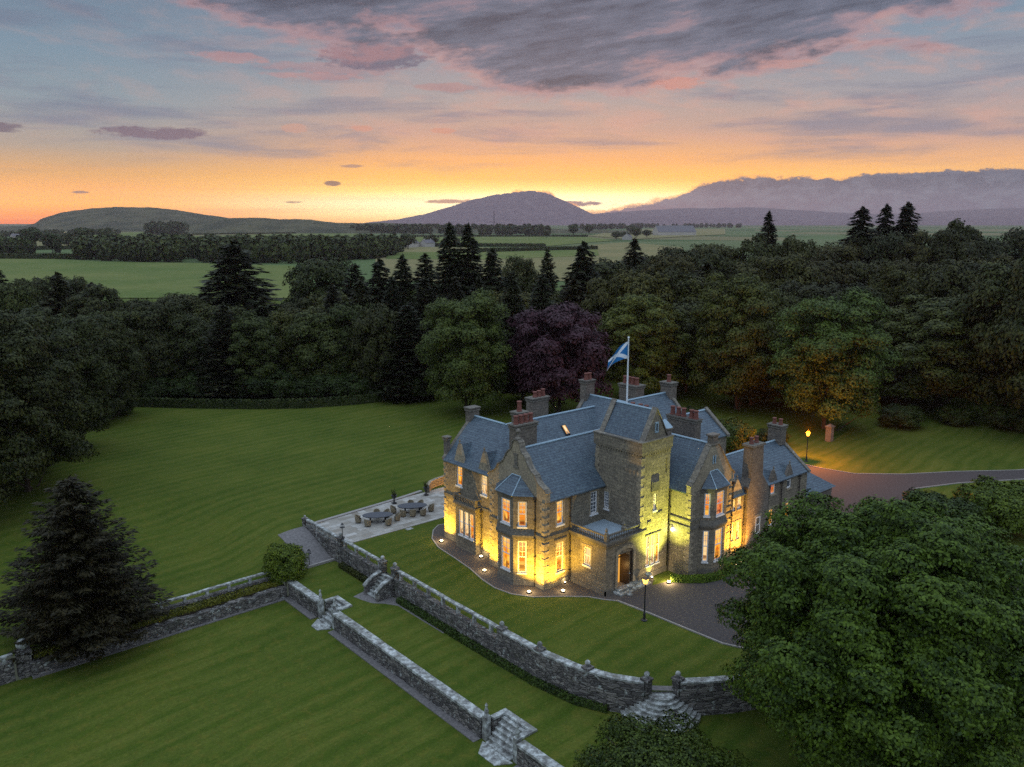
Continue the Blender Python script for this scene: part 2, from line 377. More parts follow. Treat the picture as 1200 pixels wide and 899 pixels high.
def f_grass(t, p):
    P = pos(t); x, y, z = t.sep(P)
    cx = t.math('ADD', x, 44.0); cy = t.math('ADD', y, 46.7)
    dist = t.math('SQRT', t.math('ADD', t.math('MULTIPLY', cx, cx), t.math('MULTIPLY', cy, cy)))
    n = t.noise(P, .11, 5, .6); n2 = t.noise(P, 1.4, 5, .65); n3 = t.noise(P, 5.5, 6, .75)
    wob = t.math('MULTIPLY_ADD', t.noise(P, .07, 2, .5), 3.0, t.math('MULTIPLY_ADD', x, -.10, y))
    w1 = t.step(t.noise(t.xyz(t.math('MULTIPLY', x, .045), t.math('MULTIPLY', wob, .62), 0.0), 1.6, 8, .76), .46, .58)
    c = t.ramp(n, [(.3,(.042,.074,.008)),(.55,(.058,.090,.010)),(.75,(.088,.106,.013))])
    mow = t.math('MULTIPLY_ADD', t.math('SINE', t.math('MULTIPLY', wob, 3.6)), .5, .5)
    c = t.mix(t.math('MULTIPLY', mow, .34), c, (.115,.130,.024,1))
    c = t.mix(t.math('MULTIPLY', t.math('MULTIPLY', w1, t.step(n, .3, .6)), t.math('MULTIPLY_ADD', n2, .9, .05)), c, (.122,.136,.026,1))
    c = t.mix(t.math('MULTIPLY', t.step(n2, .48, .68), .45), c, (.120,.112,.018,1))
    c = t.mix(.5, c, t.ramp(n3, [(.32,(.42,.45,.42)),(.68,(1.45,1.4,1.35))]), 'MULTIPLY')
    # farmland far away: pasture and pale stubble in broad irregular parcels
    vo = t.add('ShaderNodeTexVoronoi', feature='F1'); t.put(vo.inputs['Vector'], t.xyz(x, y, 0)); vo.inputs['Scale'].default_value = .0021; vo.inputs['Randomness'].default_value = .8
    s = t.sep(vo.outputs['Color'])
    f = t.ramp(s[0], [(0,(.06,.10,.035)),(.35,(.09,.135,.05)),(.5,(.17,.155,.075)),(.7,(.11,.14,.06)),(1,(.22,.19,.10))], 'CONSTANT')
    f = t.mix(.35, f, t.ramp(t.noise(P, .01, 5, .6), [(.3,(.6,.6,.6)),(.7,(1.3,1.3,1.3))]), 'MULTIPLY')
    c = t.mix(t.step(dist, 330, 420), c, f)
    t.l.new(c, p.inputs['Base Color']); bump(t, p, t.math('ADD', n3, n2), .5, .04)
M['grass'] = mat('lawn_grass', f_grass, .95, .1)
def field(name, c1, c2):
    def f(t, p):
        P = pos(t); n = t.noise(P, .012, 6, .62); n2 = t.noise(P, .15, 4, .6)
        c = t.mix(t.step(n, .35, .68), (*c1,1), (*c2,1)); c = t.mix(.3, c, t.ramp(n2, [(.3,(.6,.6,.6)),(.7,(1.3,1.3,1.3))]), 'MULTIPLY')
        t.l.new(c, p.inputs['Base Color'])
    return mat(name, f, .95, .1)
M['pasture'] = field('pasture', (.10,.14,.035), (.15,.17,.05))
M['stubble'] = field('stubble', (.22,.19,.085), (.17,.165,.07))
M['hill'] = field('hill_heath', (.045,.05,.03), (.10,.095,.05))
M['mount'] = field('heather_hazelit', (.13,.085,.105), (.19,.13,.14))  # heather lightened and purpled: hazy evening light put into the base colour
def leaf(name, c, c2, tip=None):
    def f(t, p):
        oi = t.add('ShaderNodeObjectInfo'); g = t.add('ShaderNodeNewGeometry')
        tc = t.add('ShaderNodeTexCoord').outputs['Object']
        n = t.noise(tc, .55, 4, .6)
        k = t.mix(t.step(t.math('MULTIPLY_ADD', g.outputs['Random Per Island'], .45, t.math('MULTIPLY', n, .75)), .25, .9), (*c,1), (*c2,1))
        k = t.mix(1.0, k, oi.outputs['Color'], 'MULTIPLY')
        t.l.new(k, p.inputs['Base Color'])
    return mat(name, f, .6, .25)
M['leaf'] = leaf('broad_leaves', (.018,.036,.005), (.105,.130,.020))
M['leaf_near'] = leaf('sycamore_leaves', (.016,.036,.005), (.112,.158,.022))
M['leaf_purple'] = leaf('copper_beech_leaves', (.028,.012,.018), (.060,.026,.036))
M['needle'] = leaf('conifer_needles', (.013,.021,.007), (.062,.072,.024))
def emit(name, fn, strength=1.0):
    m = bpy.data.materials.new(name); m.use_nodes = True; t = NT(m.node_tree)
    p = m.node_tree.nodes['Principled BSDF']; p.inputs['Base Color'].default_value = (.02,.02,.025,1); p.inputs['Roughness'].default_value = .12
    c = fn(t); t.put(p.inputs['Emission Color'], c); p.inputs['Emission Strength'].default_value = strength
    if name.startswith('lens'): m.cycles.emission_sampling = 'NONE'
    return m
def room(c_lo, c_mid, c_hi, sx=2.2, sz=1.3, off=0.0):
    def f(t):
        x, y, z = t.sep(pos(t)); s = t.math('ADD', x, y)
        n = t.noise(t.xyz(t.math('MULTIPLY', s, sx), t.math('MULTIPLY', z, sz), off), 1.0, 3, .6)
        c = t.ramp(n, [(.33, lin(c_lo)), (.48, lin(c_mid)), (.62, lin(c_hi))])
        uu, vv, _ = t.sep(t.add('ShaderNodeUVMap').outputs[0])
        low = t.math('MULTIPLY', t.step(vv, .42, .12), t.step(t.noise(t.xyz(t.math('MULTIPLY', s, 4.0), t.math('MULTIPLY', z, 3.0), 3.0), 1.0, 2), .42, .56))
        c = t.mix(t.math('MULTIPLY', low, .85), c, lin((96,34,8)))
        c = t.mix(t.math('MULTIPLY', t.step(vv, .55, 1.0), .45), c, lin((255,226,150)))
        ed = t.math('ABSOLUTE', t.math('SUBTRACT', uu, .5)); fold = t.math('MULTIPLY_ADD', t.math('SINE', t.math('MULTIPLY', uu, 64.0)), .5, .5)
        cur = t.mix(fold, lin((190,112,26)), lin((252,190,84)))
        return t.mix(t.step(ed, .27, .31), c, cur)
    return f
M['pane_warm'] = emit('lit_room', room((206,96,8),(250,156,26),(255,200,78)), 1.15)
M['pane_red'] = emit('lit_room_red', room((200,60,10),(244,136,26),(255,196,84), 2.2, 1.9, 4), 1.05)
M['pane_cream'] = emit('lit_curtains', room((236,168,96),(255,214,150),(255,236,190), 3.2, .35, 8), 1.05)
M['pane_dark'] = emit('dark_glass', lambda t: (.012,.018,.026,1), 1.0)
M['pane_coral'] = emit('lit_room_coral', room((150,50,20),(232,110,50),(255,160,90), 2, 2, 2), .9)
M['lens'] = emit('lens_lamp', lambda t: (1.0,.80,.42,1), 22)
M['lens_white'] = emit('lens_white', lambda t: (1.0,.93,.80,1), 20)
M['lens_orange'] = emit('lens_sodium', lambda t: (1.0,.38,.03,1), 7)
M['lens_amber'] = emit('lens_lantern', lambda t: (1.0,.55,.10,1), 3.2)
def f_flag(t, p):
    # white diagonal cross on blue, laid out on the cloth's own coordinates
    u = t.add('ShaderNodeUVMap').outputs[0]; x, y, z = t.sep(u)
    d1 = t.math('ABSOLUTE', t.math('SUBTRACT', x, y)); d2 = t.math('ABSOLUTE', t.math('SUBTRACT', t.math('ADD', x, y), 1.0))
    c = t.mix(t.math('LESS_THAN', t.math('MINIMUM', d1, d2), .13), (.012,.16,.42,1), (.72,.78,.85,1))
    t.l.new(c, p.inputs['Base Color'])
M['flag'] = mat('flag_cloth', f_flag, .7, .3)

# ------------------------------------------------------------------ ground
def sstep(x): x = max(0.0, min(1.0, x)); return x*x*(3-2*x)
def sheet(name, poly, z, m, kind='structure'):
    tris = tessellate_polygon([[Vector((x,y,0)) for x, y in poly]])
    b = MB(); b.add([(x,y,z) for x, y in poly], [tuple(t) for t in tris])
    o = b.build(name, m)
    if o.data.polygons[0].normal.z < 0: o.data.flip_normals()
    return tag(o, kind=kind)
CURVE = [(-7.9,9.9),(-7.9,5),(-7.9,0),(-7.88,-4),(-7.8,-8),(-7.35,-11.2),(-6.5,-13.5),(-5.35,-15.3)]
CURVE2 = [(-3.65,-16.75),(-2.3,-17.75),(-.7,-18.8),(1.8,-20),(6,-21.6),(12,-23),(20,-24),(30,-24.5),(44,-24.5)]
def h(u, v):
    a = sstep((-9-u)/9.0)*sstep((55-v)/26.0)
    b_ = sstep((26.3-v)/6.3) if u < -7.85 else 0
    return -1.6*max(a, b_ if u > -14 else max(a, b_))
big = [(-7.7,45),(-7.7,20.3),(-7.9,9.9)]+CURVE[1:]+CURVE2+[(44,-3000),(13500,-3000),(13500,13500),(-3500,13500),(-3500,60),(-200,60),(-200,45)]
sheet('ground', big, 0.0, M['grass'])
def grid_sheet(name, us, vs, f, m):
    b = MB(); k = {}
    for i, u in enumerate(us):
        for j, v in enumerate(vs): k[i,j] = len(b.v); b.v.append((u, v, f(u, v)))
    for i in range(len(us)-1):
        for j in range(len(vs)-1): b.f.append((k[i,j],k[i+1,j],k[i+1,j+1],k[i,j+1]))
    o = b.build(name, m, smooth=True)
    if o.data.polygons[0].normal.z < 0: o.data.flip_normals()
    return tag(o, kind='structure')
us = [-200,-120,-70,-50,-40,-34,-30]+[-28+i for i in range(20)]+[-7.9,-7.7]
vs = [20.1+i*.8 for i in range(9)]+[28,30,33,36,40,45]
grid_sheet('big_lawn', us, vs, lambda u, v: h(min(u,-7.9), v) if v < 44.9 else 0.0, M['grass'])
sheet('far_left_lawn', [(-3500,20.1),(-200,20.1),(-200,60),(-3500,60)], -1.6, M['grass'])
mid = [(-13.4,20.3),(-7.7,20.3)]+CURVE+CURVE2+[(44,-3000),(-13.4,-3000),(-13.4,-12.1),(-12.05,-12.1),(-12.05,-9.1),(-13.4,-9.1),(-13.4,10.75),(-12.05,10.75),(-12.05,13.1),(-13.4,13.1)]
sheet('middle_lawn', mid, -1.6, M['grass'])
sheet('lower_lawn', [(-3500,18.9),(-3500,-3000),(-13.3,-3000),(-13.3,18.9)], -3.0, M['grass'])
sheet('house_lawn', [(-7.85,20.3),(-7.85,9.9)]+CURVE[1:]+CURVE2[:5]+[(6,20.3)], .004, M['grass'])

def far(px, D, top=None):
    """world point in pixel column px at forward distance D"""
    f = (math.sin(HEAD), math.cos(HEAD)); r = (math.cos(HEAD), -math.sin(HEAD))
    k = D/math.cos(PITCH)*.985
    X = (px-600)/970*k
    return CAM[0]+f[0]*D+r[0]*X, CAM[1]+f[1]*D+r[1]*X
def topz(py, D):
    k = (449.5-py)/970; s, c = math.sin(PITCH), math.cos(PITCH)
    return CAM[2]+D*(k*c-s)/(c+k*s)
def gp(px, py, z=0.0):
    s, c = math.sin(PITCH), math.cos(PITCH); b = 449.5-py
    dy, dz = 970*c+b*s, -970*s+b*c; t = (z-CAM[2])/dz
    f = (math.sin(HEAD), math.cos(HEAD)); r = (math.cos(HEAD), -math.sin(HEAD))
    return CAM[0]+f[0]*dy*t+r[0]*(px-600)*t, CAM[1]+f[1]*dy*t+r[1]*(px-600)*t

# paths, drive, terrace
pathpts = [(3.4,15.3),(3.2,17.6),(2.2,17.9),(1.0,17.1),(-.35,15.4),(-1.2,13.2),(-1.55,10.2),(-1.95,7.4),(-2.55,5.0),(-2.8,3.0),(-2.5,1.2),(-1.5,-.4),(.4,-1.9),(1.9,-3.3),(2.5,-4.5),(3.1,-5.3)]
sheet('gravel_path', pathpts+[(7.5,-5.3),(8.8,-4.4),(8.8,2),(4,8),(5,15.3)], .012, M['gravel2'])
kb = MB(); kb.sweep(pathpts[1:], .05, .06, -.05, .05); tag(kb.build('path_edging', M['kerb']), kind='structure')
drive = [(3.1,-5.3),(3.35,-8.4),(3.5,-11.6),(3.7,-15),(5.5,-19.5),(12,-21),(30,-19),(44,-12),(50,-8.3),(56.1,-10.8),(63.6,-15.3),(90,-32),(110,-44),(112,-38),(92,-26),(67,-13.4),(60.7,-8.7),(54.9,-5.1),(50.5,-1),(49.6,3),(49.5,6.5),(44,8),(36,6),(30,-7.2),(17,-7.4),(12.2,-8.1),(9.1,-5.6),(7.5,-5.3)]
sheet('drive', drive, .02, M['tarmac'])
kb = MB(); kb.sweep(drive[:5], .06, .06, -.05, .10); kb.sweep(drive[-5:-1], .05, .05, -.05, .10); kb.sweep(drive[8:13], .06, .06, -.05, .10); kb.sweep(drive[13:21], .06, .06, -.05, .08)
tag(kb.build('drive_kerb', M['kerb']), kind='structure')
sheet('terrace', [(-7.6,19.45),(4.6,19.3),(4.2,17.9),(3.3,17.4),(3.3,15.2),(14,15.2),(14,27.6),(4.0,27.2),(-7.6,26.3)], .03, M['paving'])
kb = MB(); kb.sweep([(-7.7,26.4),(4.0,27.35),(7.0,27.8)], .2, .2, -.4, .14); kb.sweep([(4.5,19.35),(-7.5,19.5)], .06, .06, -.1, .05)
tag(kb.build('terrace_edging', M['kerb']), kind='structure')
sheet('paving_slab', [(-.95,18.75),(-.2,18.75),(-.2,19.25),(-.95,19.25)], .02, M['coping'])
# gravel ramp beside the terrace
b = MB(); k = {}
for i in range(13):
    for j in range(11):
        v = 20.35+(26.5-20.35)*i/12; w_ = j/10; u0 = -11.6+.6*(i/12); u = u0+(-8.0-u0)*w_
        k[i,j] = len(b.v); b.v.append((u, v, h(u, v)+.03))
for i in range(12):
    for j in range(10): b.f.append((k[i,j],k[i,j+1],k[i+1,j+1],k[i+1,j]))
tag(b.build('gravel_ramp', M['gravel']), kind='structure')
kb = MB(); kb.sweep([(-13.2,20.25),(-11.4,20.3),(-8.2,20.3)], .1, .12, -1.8, -1.38); tag(kb.build('ramp_kerb', M['kerb']), kind='structure')
# far fields (each a sheet on the plain)
def fieldsheet(name, pts, m, z=.15): return sheet(name, [gp(x, y) for x, y in pts], z, m)
fieldsheet('green_field', [(-60,303),(30,302),(120,307),(240,309),(345,312),(352,350),(-60,350)], M['pasture'], .3)
fieldsheet('field_strip', [(340,284),(300,280),(80,281),(60,276),(190,271),(330,269),(420,274),(470,283)], M['pasture'], .5)
fieldsheet('pale_field', [(55,276),(80,270),(170,268.5),(178,270),(130,272.5),(90,275)], M['stubble'], .8)
fieldsheet('stubble_field', [(440,288),(520,290),(640,291),(735,284),(800,290),(800,330),(440,330)], M['stubble'], .3)
fieldsheet('grazing_field', [(450,278),(560,277),(690,278),(720,282),(640,289),(520,288.5),(452,286)], M['pasture'], .5)
fieldsheet('far_stubble', [(690,277),(720,271),(760,268.5),(850,268.5),(850,275),(740,281)], M['stubble'], .8)

fieldsheet('hay_field', [(-40,281),(60,279),(88,284),(84,292),(-40,294)], M['stubble'], .35)
fieldsheet('rough_field', [(-40,295),(88,293),(92,301.5),(-40,301.5)], M['grass'], .32)
fieldsheet('hill_foot_field', [(180,271.5),(340,269.5),(345,274),(240,277),(180,276)], M['stubble'], .9)
fieldsheet('stubble_strip', [(455,296),(560,295.5),(700,293),(702,300),(560,305),(452,304)], M['pasture'], .45)
# hills: long ridges with real depth
def ridge(name, crest, D, depth, m, seed=1, rough=1.0, kind='structure'):
    rnd = np.random.RandomState(seed); xs = np.linspace(crest[0][0], crest[-1][0], 130)
    ys = np.interp(xs, [c[0] for c in crest], [c[1] for c in crest])
    nz = np.convolve(rnd.randn(len(xs)+8), np.ones(5)/5, 'same')[4:-4]*rough
    b = MB(); rows = [-1.0,-.75,-.5,-.25,-.1,0,.2,.6,1.0]; K = {}
    for i, (x, y) in enumerate(zip(xs, ys)):
        top = max(topz(y, D), .5)
        for j, r in enumerate(rows):
            p = far(x, D+r*depth); prof = math.cos(r*math.pi/2)**1.2
            nn = (rnd.rand()-.5)*top*.010*rough if 0 < j < 8 else 0
            K[i,j] = len(b.v); b.v.append((p[0], p[1], -2+(top+2)*prof+nz[i]*prof+nn))
    for i in range(len(xs)-1):
        for j in range(len(rows)-1): b.f.append((K[i,j],K[i+1,j],K[i+1,j+1],K[i,j+1]))
    return tag(b.build(name, m, smooth=True), kind=kind)
ridge('left_hill', [(-80,266),(40,265),(53,262),(62,256),(85,249),(120,244),(150,242.5),(185,243),(215,246),(245,251),(262,253.5),(290,258),(360,262)], 3300, 700, M['hill'], 2, 1.2)
ridge('wooded_ridge', [(200,266),(250,259),(262,256),(300,255),(340,256.5),(370,257),(405,262),(440,261),(500,263),(560,266),(640,268),(760,271)], 2500, 350, M['hill'], 3, 1.6)
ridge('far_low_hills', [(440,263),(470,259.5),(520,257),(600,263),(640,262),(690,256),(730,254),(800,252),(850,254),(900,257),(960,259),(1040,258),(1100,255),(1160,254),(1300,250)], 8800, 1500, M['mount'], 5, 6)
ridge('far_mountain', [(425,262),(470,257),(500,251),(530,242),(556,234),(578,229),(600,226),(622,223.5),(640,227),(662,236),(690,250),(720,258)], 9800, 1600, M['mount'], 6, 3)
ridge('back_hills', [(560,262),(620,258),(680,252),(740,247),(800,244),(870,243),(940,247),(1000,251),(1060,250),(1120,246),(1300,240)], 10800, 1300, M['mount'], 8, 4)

# ------------------------------------------------------------------ the mansion
H = thing('mansion', 'big sandstone baronial mansion with blue slate roofs, tall tower and floodlit walls on the lawn', 'mansion', (10, 3, 0))
class Pl:
    """vertical plane: origin o, direction d along it, outward normal n"""
    def __init__(s, o, e):
        s.o = Vector(o); d = Vector(e)-s.o; s.L = d.length; s.d = d.normalized(); s.n = Vector((s.d.y, -s.d.x))
    def p(s, a, z, out=0.0):
        q = s.o+s.d*a+s.n*out; return (q.x, q.y, z)
def quad(b, pl, a0, a1, z0, z1, out): b.add([pl.p(a0,z0,out), pl.p(a1,z0,out), pl.p(a1,z1,out), pl.p(a0,z1,out)], [(0,1,2,3)])
def pbox(b, pl, a0, a1, z0, z1, o0, o1):
    vs = [pl.p(a,z,o) for z in (z0,z1) for a, o in ((a0,o0),(a1,o0),(a1,o1),(a0,o1))]
    b.add(vs, [(3,2,1,0),(4,5,6,7),(0,1,5,4),(1,2,6,5),(2,3,7,6),(3,0,4,7)])
def wall_face(b, pl, a0, a1, z0, z1, holes, rev=.24):
    A = sorted({a0,a1,*[x for q in holes for x in q[:2]]}); Z = sorted({z0,z1,*[x for q in holes for x in q[2:4]]})
    for i in range(len(A)-1):
        for j in range(len(Z)-1):
            ca, cz = (A[i]+A[i+1])/2, (Z[j]+Z[j+1])/2
            if any(q[0] < ca < q[1] and q[2] < cz < q[3] for q in holes): continue
            quad(b, pl, A[i], A[i+1], Z[j], Z[j+1], 0)
    for q in holes:
        p0, p1, q0, q1 = q[:4]
        for (s_, e_) in (((p0,q0),(p1,q0)),((p1,q0),(p1,q1)),((p1,q1),(p0,q1)),((p0,q1),(p0,q0))):
            b.add([pl.p(s_[0],s_[1],0), pl.p(e_[0],e_[1],0), pl.p(e_[0],e_[1],-rev), pl.p(s_[0],s_[1],-rev)], [(0,1,2,3)])
def window(pl, a0, a1, z0, z1, pane='pane_warm', cols=2, rows=3, lower=True, par=None, surround=True, dep=.13):
    """sash window: white frame with meeting rail and bars; glass and stone sill are its own pieces"""
    f = MB(); t = .10; zm = (z0+z1)/2+.05
    pbox(f, pl, a0, a0+t, z0, z1, -dep, -dep+.07); pbox(f, pl, a1-t, a1, z0, z1, -dep, -dep+.07)
    pbox(f, pl, a0+t, a1-t, z1-t, z1, -dep, -dep+.07); pbox(f, pl, a0+t, a1-t, z0, z0+t*1.3, -dep, -dep+.075)
    pbox(f, pl, a0+t, a1-t, zm-.035, zm+.035, -dep, -dep+.072)
    g = .018
    for i in range(1, cols):
        a = a0+(a1-a0)*i/cols; pbox(f, pl, a-g, a+g, zm+.035, z1-t, -dep+.01, -dep+.05)
        if lower == 'bars': pbox(f, pl, a-g, a+g, z0+t, zm-.035, -dep+.01, -dep+.05)
    for j in range(1, rows):
        z = zm+(z1-zm)*j/rows; pbox(f, pl, a0+t, a1-t, z-g, z+g, -dep+.01, -dep+.048)
        if lower == 'bars': z = z0+(zm-z0)*j/rows; pbox(f, pl, a0+t, a1-t, z-g, z+g, -dep+.01, -dep+.048)
    w_ = f.build('window', M['white'], par or H)
    g_ = MB(); quad(g_, pl, a0+.02, a1-.02, z0+.02, z1-.02, -dep+.003)
    g_.build('pane', M[pane], w_)
    s_ = MB(); pbox(s_, pl, a0-.10, a1+.10, z0-.14, z0-.003, -.16, .09)
    s_.build('sill', M['white'] if surround == 'white' else M['dressed'], w_)
    if surround:
        q = MB()
        pbox(q, pl, a0-.16, a0-.003, z0, z1, -.05, .022); pbox(q, pl, a1+.003, a1+.16, z0, z1, -.05, .022)
        pbox(q, pl, a0-.22, a1+.22, z1+.003, z1+.24, -.05, .026)
        q.build('surround', M['dressed'], w_)
    return w_
def band(b, pl, a0, a1, z0, z1, out=.07): pbox(b, pl, a0, a1, z0, z1, -.05, out)
def quoins(b, x, y, dx, dy, z0, z1, big=.55, sm=.30, hh=.32):
    """proud corner blocks; (x,y) the corner, dx,dy signs pointing back along the two walls"""
    z = z0; i = 0
    while z+hh <= z1:
        l1, l2 = (big, sm) if i % 2 == 0 else (sm, big)
        pr_ = .05 if i % 2 == 0 else .015
        xs = sorted((x-dx*pr_, x+dx*l1)); ys = sorted((y-dy*pr_, y+dy*l2))
        b.box(xs[0], xs[1], ys[0], ys[1], z+(.045 if i % 2 == 0 else -.03), z+hh-(.045 if i % 2 == 0 else -.03)); z += hh; i += 1

# walls -------------------------------------------------------------
wb = MB(); tb = MB(); qb = MB()
A1 = Pl((0,0), (7.1,0))            # side of the front gabled wing, faces the drive
A0 = Pl((0,7), (0,0))              # its garden gable front
B0 = Pl((.9,15), (.9,7))           # garden front of the far wing
holesA1 = [(1.4,2.25,1.15,3.75),(1.38,2.16,5.3,7.4),(5.42,6.22,5.3,7.3)]
wall_face(wb, A1, 0, 7.1, -.3, 7.75, holesA1)
wall_face(wb, A0, 0, 7, -.3, 8.2, [])
holesB = [(2.0,2.85,5.75,7.65),(5.65,6.5,5.75,7.65)]
wall_face(wb, B0, 0, 8, -.3, 7.9, holesB)
wall_face(wb, Pl((7.9,15),(.9,15)), 0, 7, -.3, 7.9, [])            # far gable wall
wb.add([(.9,15,7.9),(7.9,15,7.9),(4.4,15,11.4)], [(0,1,2)])
wall_face(wb, Pl((0,7),(.9,7)), 0, .9, -.3, 8.2, [])
wall_face(wb, Pl((18,13.5),(7.9,13.5)), 0, 10.1, -.3, 7.8, [])
wall_face(wb, Pl((7.9,13.5),(7.9,15)), 0, 1.5, -.3, 7.9, [])
window(A1, 1.4, 2.25, 1.15, 3.75, 'pane_red', surround='white'); window(A1, 1.38, 2.16, 5.3, 7.4, 'pane_warm', surround='white')
window(A1, 5.42, 6.22, 5.3, 7.3, 'pane_dark', 2, 3, 'bars', surround='white')
window(B0, 2.0, 2.85, 5.75, 7.65, 'pane_warm', 2, 3, surround='white'); window(B0, 5.65, 6.5, 5.75, 7.65, 'pane_cream', 2, 3, surround='white')
quoins(qb, 0, 0, 1, 1, .5, 4.1); quoins(qb, 0, 0, 1, 1, 4.7, 7.9); quoins(qb, 0, 7, 1, -1, .5, 4.1); quoins(qb, 0, 7, 1, -1, 4.7, 8.2)
quoins(qb, .9, 15, 1, -1, .5, 4.3); quoins(qb, .9, 15, 1, -1, 4.7, 7.7)
band(tb, A1, .07, 2.95, 4.28, 4.58); band(tb, A0, -.07, 1.25, 4.28, 4.58); band(tb, A0, 5.85, 7.07, 4.28, 4.58)
band(tb, B0, 0, 2.5, 4.28, 4.55); band(tb, B0, 5.6, 8, 4.28, 4.55)
band(tb, A1, 1.1, 2.55, 4.0, 4.1, .05)
for pl, a in ((A1,3.0),): band(tb, pl, -.05, a, -.3, .45, .06)
band(tb, A0, -.05, 1.15, -.3, .453, .06); band(tb, A0, 5.85, 7.05, -.3, .453, .06); band(tb, B0, -.05, 2.5, -.3, .45, .06); band(tb, B0, 5.6, 8, -.3, .45, .06)
band(tb, A1, .3, 7.1, 7.52, 7.70, .13)

# curved gable on the garden front
prof = [(-3.72,7.6),(-3.72,8.35),(-3.5,8.62),(-3.2,8.75),(-2.85,8.92),(-2.55,9.2),(-2.35,9.6),(-2.1,9.72),(-1.75,9.95),(-1.45,10.35),(-1.2,10.8),(-.95,11.05),(-.7,11.2),(-.52,11.5),(-.42,11.95),(-.22,12.15)]
full = prof+[(-a, z) for a, z in reversed(prof)]
g = MB(); g.slab([(-.003,3.5+a,z) for a, z in full], (.42,0,0))
ga = g.build('gable', M['dressed'], H)
cp = MB()
for (a, z), (a2, z2) in zip(full[1:-1], full[2:-1]):
    d = Vector((0,a2-a,z2-z)); 
    if d.length < .05: continue
    nrm = Vector((0,-d.z,d.y)).normalized()
    if nrm.z < 0: nrm = -nrm
    cp.slab([(-.09,3.5+a,z),(-.09,3.5+a2,z2),(.50,3.5+a2,z2),(.50,3.5+a,z)], tuple(nrm*.10))
cp.build('coping', M['parapet'], ga)
ft = MB(); ft.box(-.08,-.003,3.2,3.8,9.75,9.9); ft.box(-.06,-.003,3.32,3.68,9.9,10.9); ft.box(-.10,-.003,3.25,3.75,10.9,11.0)
ft.build('niche', M['trim'], ga)
fn = MB(); fn.lathe(.2, 3.5, [(.28,12.15),(.3,12.3),(.12,12.42),(.1,12.7),(.22,12.85),(.2,13.0),(.05,13.12)], 8); fn.build('finial', M['parapet'], ga)

# canted bay window, two storeys
def bay(pts, zw, z_top, gz, wins, mroof, upper, name='bay'):
    """pts: outline of four ground points; wins per face: (a0,a1,z0,z1,pane)"""
    b_ = MB(); t_ = MB()
    root = None
    faces = [Pl(pts[i], pts[i+1]) for i in range(3)]
    bw = MB()
    for pl, ws in zip(faces, wins): wall_face(bw, pl, 0, pl.L, -.3, z_top, [q[:4] for q in ws], .2)
    root = bw.build(name, M['stone'], H)
    for pl, ws in zip(faces, wins):
        for q in ws:
            f = MB(); a0, a1, z0, z1, pane = q; dep = .12; t = .10; zm = (z0+z1)/2
            pbox(f, pl, a0, a0+t, z0, z1, -dep, -dep+.08); pbox(f, pl, a1-t, a1, z0, z1, -dep, -dep+.08)
            pbox(f, pl, a0+t, a1-t, z1-t, z1, -dep, -dep+.08); pbox(f, pl, a0+t, a1-t, z0, z0+.1, -dep, -dep+.085)
            pbox(f, pl, a0+t, a1-t, zm-.035, zm+.035, -dep, -dep+.082)
            am = (a0+a1)/2; pbox(f, pl, am-.014, am+.014, zm+.035, z1-t, -dep+.01, -dep+.05)
            for j in (1, 2): zz = zm+(z1-zm)*j/3; pbox(f, pl, a0+t, a1-t, zz-.014, zz+.014, -dep+.01, -dep+.048)
            pbox(f, pl, a0-.06, a1+.06, z0-.12, z0-.003, -.1, .07)
            f.build('window', M['white'], root); g2 = MB(); quad(g2, pl, a0+.02, a1-.02, z0+.02, z1-.02, -dep+.003); g2.build('pane', M[pane], root)
    def off(k):
        c = [Vector(p) for p in pts]; n = [f.n for f in faces]; out = []
        for i, p in enumerate(c):
            if i == 0: q = p+n[0]*k
            elif i == 3: q = p+n[2]*k
            else:
                m_ = (n[i-1]+n[i]).normalized(); q = p+m_*(k/m_.dot(n[i]))
            out.append((q.x, q.y))
        return out
    t2 = MB(); P0 = off(.05); t2.prism(P0, -.3, .45)
    for z0_, z1_, k_ in ((zw-.32,zw-.16,.06),(zw-.16,zw,.16)): t2.prism(off(k_), z0_, z1_)
    t2.frus(off(.16), zw+.003, off(.03), zw+.42)
    t2.prism(off(.05), z_top-.35, z_top-.14); t2.prism(off(.13), z_top-.137, z_top)
    split_build(t2, 'moulding', M['trim'], root)
    r_ = MB(); e_ = off(.22); c0 = (Vector(pts[0])+Vector(pts[3]))/2; dv = (Vector(pts[3])-Vector(pts[0])).normalized(); back = faces[1].n
    ra, rb = c0-dv*(upper)-back*.02, c0+dv*(upper)-back*.02
    r_.add([(*e_[0],z_top+.01),(*e_[1],z_top+.01),(*e_[2],z_top+.01),(*e_[3],z_top+.01),(ra.x,ra.y,gz),(rb.x,rb.y,gz)], [(0,1,4),(1,2,5,4),(2,3,5),(3,2,1,0),(0,4,5,3)])
    r_.build('roof', mroof, root)
    q_ = MB(); ra2, rb2 = ra+back*.0, rb+back*.0
    q_.tube([(*e_[1],z_top+.03),(ra2.x,ra2.y,gz+.03)], .05, 5); q_.tube([(*e_[2],z_top+.03),(rb2.x,rb2.y,gz+.03)], .05, 5); q_.tube([(ra2.x,ra2.y,gz+.03),(rb2.x,rb2.y,gz+.03)], .06, 5)
    q_.build('lead_hip', M['lead'], root)
    return root
bay([(0,5.75),(-1.2,4.5),(-1.2,2.5),(0,1.2)], 4.45, 7.85, 9.1,
    [[(.45,1.2,1.1,4.0-.05,'pane_warm'),(.45,1.2,5.2,7.4,'pane_warm')], [(.45,1.6,1.1,3.95,'pane_warm'),(.45,1.6,5.2,7.35,'pane_red')], [(.38,1.12,1.1,3.9,'pane_red'),(.38,1.12,5.15,7.35,'pane_red')]], M['slate'], .55)

